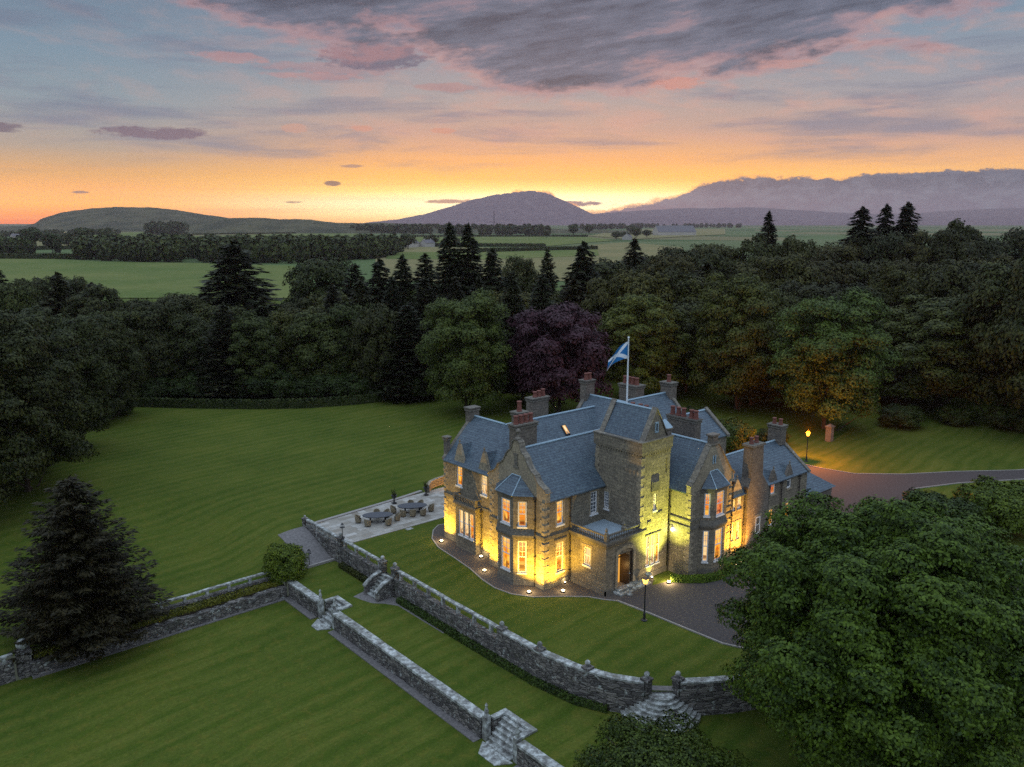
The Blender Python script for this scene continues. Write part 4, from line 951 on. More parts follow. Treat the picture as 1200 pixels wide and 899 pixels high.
# ------------------------------------------------------------------ garden walls, steps, terrace furniture
def ball_pier(x, y, z0, z1, par, w_=.26, r=.19):
    t = MB(); t.box(x-w_,x+w_,y-w_,y+w_,z0,z1); t.box(x-w_-.06,x+w_+.06,y-w_-.06,y+w_+.06,z1+.003,z1+.12)
    o = t.build('pier', M['rubble'], par)
    t = MB(); t.lathe(x, y, [(.12,z1+.12),(.07,z1+.2)]+[(r*math.sin(a), z1+.2+r-r*math.cos(a)) for a in (.5,.9,1.3,1.7,2.1,2.5,2.9)], 10)
    t.build('ball_finial', M['coping'], o, smooth=True)
def dense(pts, step=1.2):
    out = [pts[0]]
    for a, b_ in zip(pts, pts[1:]):
        n = max(1, int(math.dist(a, b_)/step))
        out += [(a[0]+(b_[0]-a[0])*i/n, a[1]+(b_[1]-a[1])*i/n) for i in range(1, n+1)]
    return out
def wall_thing(label, pts, z0, zw, posts=None, top=.80, loc=None, copw=None, solid=False, jit=.02, wl=.14, wr=.36, name='retaining_wall'):
    """rubble wall up to zw; above it an open rail on short posts, or a solid parapet, under a coping"""
    P = dense(pts); copw = copw or ((.2,.38) if solid else (.16,.17)); t_ = thing(name, label, 'garden wall', (P[len(P)//2][0], P[len(P)//2][1], z0))
    b_ = MB(); b_.sweep(P, wl, wr, z0-.1, top-.13 if solid else zw, jit); b_.build('wall', M['rubble'], t_)
    b_ = MB(); b_.sweep(P, copw[0], copw[1]-.0, top-.127, top, jit); b_.build('coping', M['coping'], t_)
    if not solid and posts:
        d = 0; nxt = .6  # posts under the rail
        for a, c in zip(P, P[1:]):
            L_ = math.dist(a, c)
            while nxt < d+L_:
                k_ = (nxt-d)/L_; x, y = a[0]+(c[0]-a[0])*k_, a[1]+(c[1]-a[1])*k_
                dx, dy = (c[0]-a[0])/L_, (c[1]-a[1])/L_; x -= -dy*.01; y -= dx*.01
                q = MB(); q.prism([(x+dx*sx*.11-dy*sy*.13, y+dy*sx*.11+dx*sy*.13) for sx, sy in ((-1,-1),(1,-1),(1,1),(-1,1))], zw-.05, top-.124); q.build('rail_post', M['coping'], t_)
                nxt += posts
            d += L_
    return t_
wA = wall_thing('rubble garden wall with open stone rail beside the lawn, left of the upper steps', [(-7.9,19.3),(-7.9,12.3)], -1.6, .04, 2.0)
ball_pier(-8.0, 12.05, -1.6, .85, wA)
wT = wall_thing('stone balustrade with close-set balusters at the end of the paved terrace', [(-7.9,26.4),(-7.9,19.5)], -1.75, .12, None, .78)
for i in range(22):
    q = MB(); q.lathe(-8.0, 26.1-i*.29, [(.06,.11),(.10,.27),(.05,.46),(.08,.655)], 7); q.build('baluster', M['coping'], wT)
ball_pier(-8.0, 19.4, -1.6, .85, wT, .24, .17); ball_pier(-8.0, 26.55, -.3, .7, wT, .22, .12)
wB = wall_thing('long rubble garden wall with open stone rail, running along the lawn below the house', [(-7.9,9.9),(-7.9,5),(-7.9,0),(-7.88,-3.9)], -1.6, .04, 2.0)
ball_pier(-8.0, 10.1, -1.6, .85, wB)
wC = wall_thing('curving rubble garden wall with solid parapet and ball finials, left of the round steps', [(-7.88,-3.9),(-7.8,-8),(-7.35,-11.2),(-6.5,-13.5),(-5.35,-15.3)], -1.6, .3, None, .82, solid=True, jit=.0)
for x, y in ((-7.95,-4.0),(-7.88,-8.0),(-7.15,-11.9),(-5.28,-15.4)): ball_pier(x, y, -1.6, .86, wC)
wD = wall_thing('dark rubble garden wall curving under the big tree, right of the round steps', CURVE2, -1.6, .3, None, .82, solid=True, jit=.0)
ball_pier(-3.72, -16.7, -1.6, .86, wD)
def flight(name, label, x0, x1, ya, yb, zt, zb, n, loc, flank=True, fz=None):
    t_ = thing(name, label, 'steps', loc)
    for i in range(n):      # descends from x0 to x1 (x1 < x0)
        a, c = x0+(x1-x0)*i/n, x0+(x1-x0)*(i+1)/n; z = zt-(zt-zb)*(i+.5)/n
        q = MB(); q.box(min(a,c)-.03,max(a,c),ya,yb,zb-.2,z-.06); q.box(min(a,c)-.07,max(a,c)+.0,ya,yb,z-.057,z); q.build('step', M['coping'], t_)
    return t_
s1 = flight('stone_steps', 'short flight of rough stone steps through the wall below the left half of the house', -8.0, -9.7, 10.35, 11.85, 0.0, -1.55, 7, (-8.8,11.1,-1.6))
for y0 in (10.02, 11.88):
    q = MB(); q.slab([(-8.3,y0,-1.65),(-9.9,y0,-1.65),(-9.9,y0,-.85),(-9.2,y0,-.25),(-8.3,y0,.05)], (0,.3,0)); q.build('flank', M['rubble'], s1)
    q = MB(); q.slab([(-8.3,y0-.05,.055),(-9.2,y0-.05,-.245),(-9.98,y0-.05,-.84),(-9.98,y0+.35,-.84),(-9.2,y0+.35,-.245),(-8.3,y0+.35,.055)], (0,0,.12)); q.build('flank_coping', M['coping'], s1)
tag(sheet('steps_apron', [(-9.6,9.4),(-10.3,10.1),(-10.6,11.0),(-10.9,12.3),(-9.7,12.6),(-8.6,12.5),(-8.3,9.6),(-8.4,2),(-8.9,2),(-8.95,8.3)], -1.592, M['gravel']), kind='structure')
# lower wall and its two sunk flights
def low_wall(label, ya, yb):
    t_ = thing('retaining_wall', label, 'garden wall', (-13.6,(ya+yb)/2,-3)); P = dense([(-13.55,ya),(-13.55,yb)])
    b_ = MB(); b_.sweep(P, .28, .28, -3.1, -1.66, .03); b_.build('wall', M['rubble'], t_)
    b_ = MB(); b_.sweep(P, .34, .34, -1.655, -1.48, .02); b_.build('coping', M['coping'], t_)
    b_ = MB(); b_.sweep([(x-.55,y) for x, y in P], .25, .32, -3.05, -2.93, .03); b_.build('footing', M['gravel'], t_)
    return t_
low_wall('short stretch of low rubble wall between the round bush and the upper sunk steps', 18.6, 13.4)
low_wall('long straight low rubble wall between the two sunk flights of steps', 10.4, -8.8)
low_wall('low rubble wall running out of the bottom of the picture past the nearest steps', -12.4, -34)
def sunk(label, ya, yb):
    t_ = flight('sunken_steps', label, -12.25, -13.85, ya+.3, yb-.3, -1.55, -3.0, 6, (-13,(ya+yb)/2,-3))
    q = MB(); q.box(-12.25,-11.95,ya,yb,-3.0,-1.6); q.box(-13.2,-12.253,ya,ya+.28,-3.0,-1.6); q.box(-13.2,-12.253,yb-.28,yb,-3.0,-1.6); q.build('side_wall', M['rubble'], t_)
    q = MB(); q.box(-12.32,-11.9,ya-.06,yb+.06,-1.597,-1.46); q.box(-13.2,-12.323,ya-.06,ya+.34,-1.597,-1.46); q.box(-13.2,-12.323,yb-.34,yb+.06,-1.597,-1.46); q.build('rim_coping', M['coping'], t_)
    for y in (ya-.02, yb+.02):
        q = MB(); q.box(-13.75,-13.35,y-.2,y+.2,-3,-1.3); q.lathe(-13.55, y, [(.16,-1.297),(.13,-1.1),(.15,-.95),(.07,-.7),(.11,-.55),(.02,-.4)], 8); q.build('finial_pier', M['coping'], t_)
    q = MB(); q.prism([(-13.9,ya),(-14.9,ya+.6),(-14.9,yb-.8),(-13.9,yb)], -3.02, -2.94); q.build('landing', M['coping'], t_)
sunk('small sunk flight of stone steps near the round bush', 10.75, 13.1); sunk('larger sunk flight of stone steps at the bottom edge of the picture', -12.1, -9.1)
# round steps at the gap in the curved wall
rs = thing('round_steps', 'fan of rounded stone steps between two ball-topped piers', 'steps', (-4.5,-16,-1.6))
gd = Vector((1.7,-1.45)).normalized(); gn = Vector((gd.y,-gd.x)); gn = gn if gn.x < 0 else -gn; gc_ = Vector((-4.5,-16.0))
for i in range(7):
    r = 1.0+.27*i; z = -.12-.21*i
    P = [gc_+gd*r*math.cos(a)*(1.0)+gn*(r*.92*math.sin(a)-.12) for a in np.linspace(0, math.pi, 18)]
    q = MB(); q.prism([(p_.x,p_.y) for p_ in P], -1.65, z-.06); q.prism([(p_.x+gn.x*.03,p_.y+gn.y*.03) for p_ in P], z-.057, z); q.build('step', M['coping'], rs)
q = MB(); A_, B_ = gc_-gd*1.05+Vector((.35,.4))*.2, gc_+gd*1.05; q.prism([(A_.x,A_.y),(B_.x,B_.y),(B_.x-gn.x*.55,B_.y-gn.y*.55),(A_.x-gn.x*.55,A_.y-gn.y*.55)], -.3, .03); q.build('threshold', M['gravel'], rs)
# left side: rail wall and planted low wall
wE = wall_thing('stone rail on short posts along the far edge of the planted bed, left of the round bush', [(-14.2,20.1),(-32.4,20.1)], -1.7, -1.35, 1.9, -.72)
tE = thing('retaining_wall', 'crumbling low rubble wall in front of the planted bed at the left', 'garden wall', (-24,18.8,-3))
b = MB(); b.sweep(dense([(-14.0,18.85),(-34.2,18.85)], .5), .3, .3, -3.1, -1.98, .12); b.build('wall', M['rubble'], tE)
b = MB(); b.sweep(dense([(-14.0,18.4),(-34.2,18.4)], 1), .1, .35, -3.05, -2.93, .02); b.build('footing', M['gravel'], tE)
b = MB(); b.box(-34.4,-14.0,19.1,19.9,-3.0,-1.85); tag(b.build('flower_bed', M['soil']), kind='structure')
wF = wall_thing('stone rail wall leaving the picture at the left edge, below the dark fir', [(-35.2,19.2),(-48,17.6)], -3, -1.5, 1.9, -.95)
ball_pier(-34.5, 19.3, -3.0, -1.1, tE, .45, .42)

# terrace furniture
def tbl(loc, rz, label):
    t_ = thing('garden_table', label, 'table', loc, 0)
    x, y, z0 = loc; q = MB(); n = 22; ol = lambda a_, b_: [(x+a_*math.cos(i*2*math.pi/n)*math.cos(rz)-b_*math.sin(i*2*math.pi/n)*math.sin(rz), y+a_*math.cos(i*2*math.pi/n)*math.sin(rz)+b_*math.sin(i*2*math.pi/n)*math.cos(rz)) for i in range(n)]
    q.prism(ol(1.55,.85), z0+.70, z0+.76); q.prism(ol(1.5,.8), z0+.66, z0+.697); q.build('table_top', M['tabletop'], t_)
    for s_ in (-.75, .75):
        q = MB(); cx_, cy_ = x+s_*math.cos(rz), y+s_*math.sin(rz); q.lathe(cx_, cy_, [(.28,z0),(.26,z0+.05),(.09,z0+.12),(.08,z0+.6),(.25,z0+.66)], 10); q.build('leg', M['iron'], t_)
TZ = .034; RZ = R(-32)
tbl((-1.9,22.7,TZ), RZ, 'dark oval garden table on the terrace, farther from the house'); tbl((2.35,22.75,TZ), RZ, 'dark oval garden table on the terrace, nearer the house')
def tub_chair(label):
    t_ = thing('tub_chair', label, 'chair', (0,0,0))
    N_ = 12; q = MB(); ang = [R(-118)+R(236)*i/(N_-1) for i in range(N_)]; k_ = 0
    for i, a in enumerate(ang):
        top = .62+.22*max(0, math.cos(a))**.8; c_, s_ = math.cos(a), math.sin(a)
        for rr, zz in ((.30,.12),(.34,.4),(.36,top),(.29,top),(.27,.42)): q.v.append((-rr*c_*1.0, rr*s_, zz))
    for i in range(N_-1):
        for e_ in range(5): a = i*5; q.f.append((a+e_, a+(e_+1)%5, a+5+(e_+1)%5, a+5+e_))
    q.f.append((0,1,2,3,4)); q.f.append(tuple((N_-1)*5+i for i in range(4,-1,-1))); q.build('shell', M['wicker'], t_)
    q = MB(); q.lathe(.02, 0, [(.27,.12),(.30,.3),(.28,.42)], 14); q.build('seat', M['wicker'], t_)
    q = MB(); q.lathe(.02, 0, [(.26,.423),(.27,.46),(.24,.49)], 14); q.build('cushion', M['soil'], t_)
    for x, y in ((.2,.2),(.2,-.2),(-.2,.2),(-.2,-.2)):
        q = MB(); q.tube([(x,y,0),(x,y,.14)], .022, 5); q.build('leg', M['iron'], t_)
    return t_
ch0 = None
spots = []
for (tx, ty), nm in (((-1.9,22.7),'farther'),((2.35,22.75),'nearer')):
    for k_, (ca, cb, where) in enumerate([(-1.95,0,'left end'),(-1.0,-1.2,'front left side'),(0,-1.3,'middle of the front side'),(1.05,-1.2,'front right side'),(1.95,0,'right end'),(.9,1.2,'back right side'),(-.1,1.3,'middle of the back side')]):
        if nm == 'farther' and k_ == 2: continue
        x = tx+ca*math.cos(RZ)-cb*math.sin(RZ); y = ty+ca*math.sin(RZ)+cb*math.cos(RZ)
        spots.append((x, y, math.atan2(ty-y, tx-x)+R((k_*37)%23-11), f'woven tub chair at the {where} of the oval table {nm} {"from" if nm=="farther" else "to"} the house'.replace('middle of the ', 'mid ')))
ch0 = tub_chair('x'); remember(ch0)
for i, (x, y, a, lb) in enumerate(spots):
    if i == 0: ch0.location = (x,y,TZ); ch0.rotation_euler = (0,0,a); ch0['label'] = lb; ch0['group'] = 'tub chairs round the terrace tables'
    else: dup(ch0, (x,y,TZ), a, label=lb, group='tub chairs round the terrace tables')
def urn(x, y, z, label, s=1.0, plant=True, m='iron'):
    t_ = thing('garden_urn', label, 'urn', (x,y,z))
    q = MB(); q.box(x-.2*s,x+.2*s,y-.2*s,y+.2*s,z,z+.12*s); q.lathe(x, y, [(.15*s,z+.123*s),(.08*s,z+.25*s),(.07*s,z+.5*s),(.2*s,z+.62*s),(.29*s,z+.85*s),(.33*s,z+.9*s),(.24*s,z+.9*s)], 12); q.build('bowl', M[m], t_)
    if plant:
        rnd = random.Random(int(x*10)); q = MB()
        for i in range(26):
            a, l_ = rnd.uniform(0,6.28), rnd.uniform(.15,.35)*s; tp = (x+l_*math.cos(a), y+l_*math.sin(a), z+.95*s+rnd.uniform(.1,.75)*s)
            q.tube([(x+.1*math.cos(a),y+.1*math.sin(a),z+.85*s),tp], [.03,.008], 4)
        q.build('foliage', M['needle'], t_)
urn(2.4, 26.3, .03, 'black urn with a spiky plant on the far edge of the terrace, left one', 1.05)
urn(6.6, 26.3, .03, 'black urn with a spiky plant on the terrace, close to the curved wall', 1.05)
urn(4.73, -5.25, .0, 'pale stone urn left of the front door steps', .95, False, 'coping'); urn(7.6, -4.75, .0, 'pale stone urn right of the front door steps', .95, False, 'coping')
def stand(x, y, z, label):
    t_ = thing('iron_stand', label, 'stand', (x,y,z))
    q = MB(); q.lathe(x, y, [(.16,z),(.05,z+.08),(.035,z+.2),(.03,z+1.15),(.07,z+1.2)], 8); q.build('post', M['iron'], t_)
    q = MB(); q.box(x-.18,x+.18,y-.18,y+.18,z+1.2,z+1.24)
    for sx in (-1,1):
        for sy in (-1,1): q.tube([(x+sx*.16,y+sy*.16,z+1.24),(x+sx*.1,y+sy*.1,z+1.5)], .018, 4)
    q.lathe(x, y, [(.16,z+1.5),(.03,z+1.66)], 6); q.build('cage', M['iron'], t_)
stand(-10.7, 20.6, -1.55, 'thin black iron stand on the gravel beside the round bush'); stand(-8.0, 19.0, .8, 'thin black iron stand on the wall at the corner of the terrace')
cw = thing('curved_wall', 'low curved stone wall glowing orange beside the far corner of the house', 'garden wall', (9,27.9,0))
b = MB(); b.sweep([(7.3,26.9),(7.7,27.4),(8.4,27.95),(9.4,28.3),(10.8,28.5),(12.6,28.4)], .16, .16, -.1, .85); b.build('wall', M['stone'], cw)
b = MB(); b.sweep([(7.25,26.85),(7.7,27.4),(8.4,27.95),(9.4,28.3),(10.8,28.5),(12.65,28.4)], .2, .2, .853, .95); b.build('coping', M['dressed'], cw)
urn(9.0, 16.2, .03, 'dark urn against the far corner wall of the house', .9)

# flagpole with its flag
fp = thing('flagpole', 'white flagpole with a blue and white diagonal cross flag above the slate roofs', 'flagpole', (10.15,.35,12.2))
q = MB(); q.lathe(10.15, .35, [(.085,12.2),(.08,16),(.05,20.1),(.09,20.12),(.09,20.22),(.02,20.26)], 10); q.build('pole', M['pole'], fp)
q = MB(); rows_, cols_ = 10, 16; a0 = Vector((-1, .45, 0)).normalized()
V_ = {}
for i in range(cols_+1):
    for j in range(rows_+1):
        s_, t2 = i/cols_, j/rows_       # s along the fly, t up the hoist
        pz = 18.35+1.5*t2*(1-.45*s_)-.95*s_**1.7-(.1*s_*(1-t2))+.35*s_*(1-s_)*(1-t2)
        d_ = 2.0*s_*(1-.10*t2*s_)
        wv = .16*math.sin(s_*7+t2*2.5)*s_**.5
        V_[i,j] = len(q.v); q.v.append((10.08+a0.x*d_-a0.y*wv, .35+a0.y*d_+a0.x*wv, pz))
for i in range(cols_):
    for j in range(rows_): q.f.append((V_[i,j],V_[i+1,j],V_[i+1,j+1],V_[i,j+1]))
fl_ = q.build('flag', M['flag'], fp, smooth=True); uvl = fl_.data.uv_layers.new(name='UVMap')
for lp in fl_.data.loops:
    i, j = divmod(lp.vertex_index, rows_+1); uvl.data[lp.index].uv = (i/cols_, j/rows_)
q = MB(); q.tube([(10.07,.33,13.2),(10.07,.33,19.9)], .012, 4); q.build('halyard', M['white'], fp)

# ------------------------------------------------------------------ lamps
def add_light(kind, loc, energy, color, par, size=.05, aim=None, angle=90, blend=.6, name='light'):
    l = bpy.data.lights.new(name, kind); l.energy = energy; l.color = color
    if kind == 'SPOT': l.spot_size = R(angle); l.spot_blend = blend; l.shadow_soft_size = size
    else: l.shadow_soft_size = size
    o = bpy.data.objects.new(name, l); COL.objects.link(o); o.parent = par; b_ = base(par) if par else Vector((0,0,0))
    o.location = Vector(loc)-b_
    if aim is not None: o.rotation_euler = (Vector(aim)-Vector(loc)).to_track_quat('-Z', 'Y').to_euler()
    return o
YEL = (1.0,.57,.04); GRN = (.86,.86,.12); ORA = (1.0,.44,.04)
def flood(x, y, aim, e, color, label, angle=95, lens='lens', s=.17):
    t_ = thing('floodlight', label, 'floodlight', (x,y,0), group='ground floodlights along the house walls')
    q = MB(); q.lathe(x, y, [(s*1.15,.0),(s*1.15,.10),(s*.9,.13)], 12); q.build('housing', M['iron'], t_)
    q = MB(); q.lathe(x, y, [(s*.85,.131),(s*.7,.17),(s*.2,.19)], 12); q.build('lens', M[lens], t_)
    add_light('SPOT', (x,y,.28), e*5.2, color, t_, .10, aim, angle, 1.0)
    add_light('POINT', (x,y,.32), e*.07+9, (1,.72,.34), t_, .08)
flood(-.15, 14.15, (.9,14.5,3.6), 620, YEL, 'bright ground floodlight lighting the far left corner of the house', 125)
flood(.35, 8.75, (.9,8.0,3.4), 260, YEL, 'small ground floodlight beside the square bay', 130)
flood(-1.35, 6.15, (.0,6.4,3.4), 520, YEL, 'ground floodlight on the gravel left of the two-storey bay', 125)
flood(-1.25, .45, (-.1,.75,3.4), 760, YEL, 'brightest ground floodlight in front of the nearest house corner', 140)
flood(1.0, -1.25, (1.3,0,3.2), 460, YEL, 'ground floodlight under the side windows beside the nearest corner', 135)
flood(2.25, -.22, (2.4,0,2), 12, YEL, 'tiny ground light against the wall by the porch downpipe', 100, s=.07)
flood(8.95, -5.9, (9.1,-4.1,9.4), 2500, GRN, 'ground floodlight at the foot of the tower, left end of the clipped hedge', 84)
flood(8.6, -4.35, (8.4,-4.06,2.0), 60, GRN, 'small ground light tucked against the tower wall', 90, 'lens_white', .08)
flood(11.35, -7.7, (11.8,-6.3,3.4), 480, YEL, 'small low floodlight inside the hedge, facing the gabled wing', 115, s=.10)
flood(16.7, -7.9, (16.5,-6.3,4.0), 620, YEL, 'ground floodlight hidden by the big tree, near the gabled wing corner', 90)
flood(18.4, -8.2, (18.1,-6.2,2.6), 900, ORA, 'orange ground floodlight hidden by the big tree, under the paired windows', 100)
flood(10.4, 25.6, (9.2,28.2,.8), 60, ORA, 'ground floodlight hidden beyond the far left corner, lighting the curved wall', 130)
wl_ = thing('wall_light', 'round white security light on the side wall right of the tower', 'wall light', (10.9,-4.6,3.9))
q = MB(); q.box(10.9,10.999,-4.68,-4.52,3.8,4.0); q.build('bracket', M['iron'], wl_)
q = MB(); q.lathe(10.85, -4.6, [(.03,3.80),(.12,3.85),(.14,3.93),(.1,4.02),(.03,4.06)], 10); q.build('globe', M['lens_white'], wl_)
add_light('POINT', (10.55,-4.85,3.9), 16, (.95,1,.55), wl_, .1)
add_light('POINT', (4.9,-3.9,1.9), 20, (1,.6,.2), wl_, .2, name='hall_light')
def lamppost(x, y, hgt, label, lens, e, color):
    t_ = thing('lamp_post', label, 'lamp post', (x,y,0))
    q = MB(); q.lathe(x, y, [(.26,0),(.26,.06),(.11,.12),(.10,.6),(.06,.7),(.05,hgt-.62),(.09,hgt-.6),(.05,hgt-.55)], 10); q.tube([(x-.28,y,hgt-.8),(x+.28,y,hgt-.8)], .02, 5); q.build('post', M['iron'], t_)
    q = MB(); q.frus([(x+.10*a,y+.10*b_) for a,b_ in ((-1,-1),(1,-1),(1,1),(-1,1))], hgt-.54, [(x+.19*a,y+.19*b_) for a,b_ in ((-1,-1),(1,-1),(1,1),(-1,1))], hgt-.12); q.build('lantern_glass', M[lens], t_)
    q = MB(); q.frus([(x+.24*a,y+.24*b_) for a,b_ in ((-1,-1),(1,-1),(1,1),(-1,1))], hgt-.117, [(x+.07*a,y+.07*b_) for a,b_ in ((-1,-1),(1,-1),(1,1),(-1,1))], hgt+.08); q.lathe(x, y, [(.05,hgt+.08),(.02,hgt+.25)], 6)
    for a, b_ in ((-1,-1),(1,-1),(1,1),(-1,1)): q.tube([(x+.105*a,y+.105*b_,hgt-.55),(x+.2*a,y+.2*b_,hgt-.11)], .014, 4)
    q.build('lantern_cap', M['iron'], t_)
    if e: add_light('POINT', (x,y,hgt+.45), e, color, t_, .12)
lamppost(2.2, -8.9, 3.55, 'black lamp post with a lit amber lantern between the front lawn and the drive', 'lens_amber', 60, (1,.6,.2))
lamppost(51.0, 5.6, 3.9, 'distant lamp post glowing orange at the edge of the wood behind the house', 'lens_orange', 6500, (1.0,.27,.005))
gx, gy = gp(971.5, 517); t_ = thing('gate_pier', 'short square stone pier lit orange, right of the distant lamp post', 'pier', (gx,gy,0))
q = MB(); q.box(gx-.4,gx+.4,gy-.4,gy+.4,0,2.0); q.build('shaft', M['chimney'], t_); q = MB(); q.box(gx-.5,gx+.5,gy-.5,gy+.5,2.003,2.2); q.frus([(gx-.4,gy-.4),(gx+.4,gy-.4),(gx+.4,gy+.4),(gx-.4,gy+.4)], 2.203, [(gx-.05,gy-.05),(gx+.05,gy-.05),(gx+.05,gy+.05),(gx-.05,gy+.05)], 2.5); q.build('cap', M['chimney'], t_)

# ------------------------------------------------------------------ trees and shrubs
def leaf_mesh(name, C_, N_, size, m, aspect=.62, rng=None):
    """one small four-sided leaf clump per centre, facing roughly along its normal"""
    n = len(C_); N_ = N_/np.maximum(np.linalg.norm(N_, axis=1, keepdims=True), 1e-6)
    r = rng.randn(n, 3); T = np.cross(N_, r); T /= np.maximum(np.linalg.norm(T, axis=1, keepdims=True), 1e-6); B_ = np.cross(N_, T)
    s = (size*(.6+.8*rng.rand(n, 1))) if np.isscalar(size) else size[:, None]
    a, b_ = T*s*.5, B_*s*.5*aspect
    P = np.stack([C_-a, C_-b_+N_*s*.08, C_+a, C_+b_+N_*s*.08], 1).reshape(-1, 3)
    me = bpy.data.meshes.new(name); me.vertices.add(4*n); me.vertices.foreach_set('co', P.astype(np.float32).ravel())
    me.loops.add(4*n); me.loops.foreach_set('vertex_index', np.arange(4*n, dtype=np.int32))
    me.polygons.add(n); me.polygons.foreach_set('loop_start', np.arange(0, 4*n, 4, dtype=np.int32)); me.polygons.foreach_set('loop_total', np.full(n, 4, dtype=np.int32))
    me.update(); me.validate(); me.materials.append(m); return me
def long_leaf(name, C_, D_, size, m, rng, w=.3):
    """needle sprays: long narrow four-sided pieces along D_"""
    n = len(C_); D_ = D_/np.maximum(np.linalg.norm(D_, axis=1, keepdims=True), 1e-6)
    r = rng.randn(n, 3); r[:, 2] *= .35; B_ = np.cross(D_, np.cross(r, D_)+np.array([0,0,.001])); B_ = np.cross(D_, np.array([0,0,1.0])+r*.5); B_ /= np.maximum(np.linalg.norm(B_, axis=1, keepdims=True), 1e-6)
    s = size*(.6+.8*rng.rand(n, 1)); a, b_ = D_*s*.5, B_*s*.5*w
    P = np.stack([C_-a, C_-b_, C_+a, C_+b_], 1).reshape(-1, 3)
    me = bpy.data.meshes.new(name); me.vertices.add(4*n); me.vertices.foreach_set('co', P.astype(np.float32).ravel())
    me.loops.add(4*n); me.loops.foreach_set('vertex_index', np.arange(4*n, dtype=np.int32))
    me.polygons.add(n); me.polygons.foreach_set('loop_start', np.arange(0, 4*n, 4, dtype=np.int32)); me.polygons.foreach_set('loop_total', np.full(n, 4, dtype=np.int32))
    me.update(); me.validate(); me.materials.append(m); return me
def crown_points(seed, n, Hh, Rr, z0, lobes=46, flat=.75, lobr=.30, shp=.8):
    """leaf centres on many overlapping uneven clumps set over an ovoid envelope"""
    rng = np.random.RandomState(seed); Cs, Ns = [], []
    zc, hh_ = (z0+Hh)/2, (Hh-z0)/2
    L_ = []
    for i in range(lobes):
        t = (i+.5)/lobes; ph = math.acos(1-1.75*t); th = i*2.39996+rng.rand()*.6
        k_ = rng.uniform(.60, .92) if i > 2 else .7
        e_ = np.array([Rr*math.sin(ph)**shp*math.cos(th), Rr*math.sin(ph)**shp*math.sin(th), hh_*math.cos(ph)])*k_
        L_.append((e_+[0,0,zc], Rr*lobr*rng.uniform(.65,1.25)))
    W_ = np.array([l[1]**2 for l in L_]); W_ /= W_.sum()
    for (c_, r_), w_ in zip(L_, W_):
        m_ = int(n*w_); d = rng.randn(m_, 3); d /= np.linalg.norm(d, axis=1, keepdims=True)
        d[:, 2] = np.where(d[:, 2] < -.35, -d[:, 2], d[:, 2])
        # break each clump into sprays
        f_ = 1+.16*np.sin(d[:,0]*7+seed)*np.sin(d[:,1]*6.3+i)+.12*np.sin(d[:,2]*9+d[:,0]*5)
        rr = r_*f_[:, None]*(1-.38*rng.rand(m_, 1)**2.2)
        Cs.append(c_+d*rr*np.array([1,1,flat])); out = (c_-np.array([0,0,zc]))/max(Rr, 1)
        Ns.append(d*1.0+out*.4+np.array([0,0,.3])+rng.randn(m_, 3)*.42)
    return np.vstack(Cs), np.vstack(Ns), rng
def trunk_mb(Hh, Rr, z0, r0, seed, limbs=7):
    rnd = random.Random(seed); b_ = MB(); top = z0+(Hh-z0)*.62
    b_.tube([(0,0,-.3),(0,0,.4),(rnd.uniform(-.2,.2),rnd.uniform(-.2,.2),z0),(rnd.uniform(-.5,.5),rnd.uniform(-.5,.5),top)], [r0*1.35,r0,r0*.8,r0*.25], 8)
    for i in range(limbs):
        a = i*2.4+rnd.random(); z = z0*.8+(top-z0)*i/limbs*.8; l_ = Rr*rnd.uniform(.5,.75)
        b_.tube([(0,0,z),(l_*.5*math.cos(a),l_*.5*math.sin(a),z+l_*.35),(l_*math.cos(a),l_*math.sin(a),z+l_*.8)], [r0*.4,r0*.25,r0*.08], 6)
    return b_
def broad(name, label, seed, Hh, Rr, z0, n, size, m='leaf', lobes=46, r0=.4, flat=.75, lobr=.30, cat='tree', shp=.8):
    t_ = thing(name, label, cat, (0,0,0)); C_, N_, rng = crown_points(seed, n, Hh, Rr, z0, lobes, flat, lobr, shp)
    # a looser inner fill so the crown is not a shell
    k_ = n//5; d = rng.randn(k_, 3); d /= np.linalg.norm(d, axis=1, keepdims=True); q = d*(rng.rand(k_, 1)**.4)*.72
    Ci = q*np.array([Rr, Rr, (Hh-z0)/2])+np.array([0,0,(z0+Hh)/2])
    me = leaf_mesh('crown', np.vstack([C_, Ci]), np.vstack([N_, d+rng.randn(k_, 3)]), size, M[m], .62, rng)
    o = bpy.data.objects.new('crown', me); COL.objects.link(o); o.parent = t_
    trunk_mb(Hh, Rr, z0, r0, seed).build('trunk', M['bark'], t_)
    remember(t_); return t_
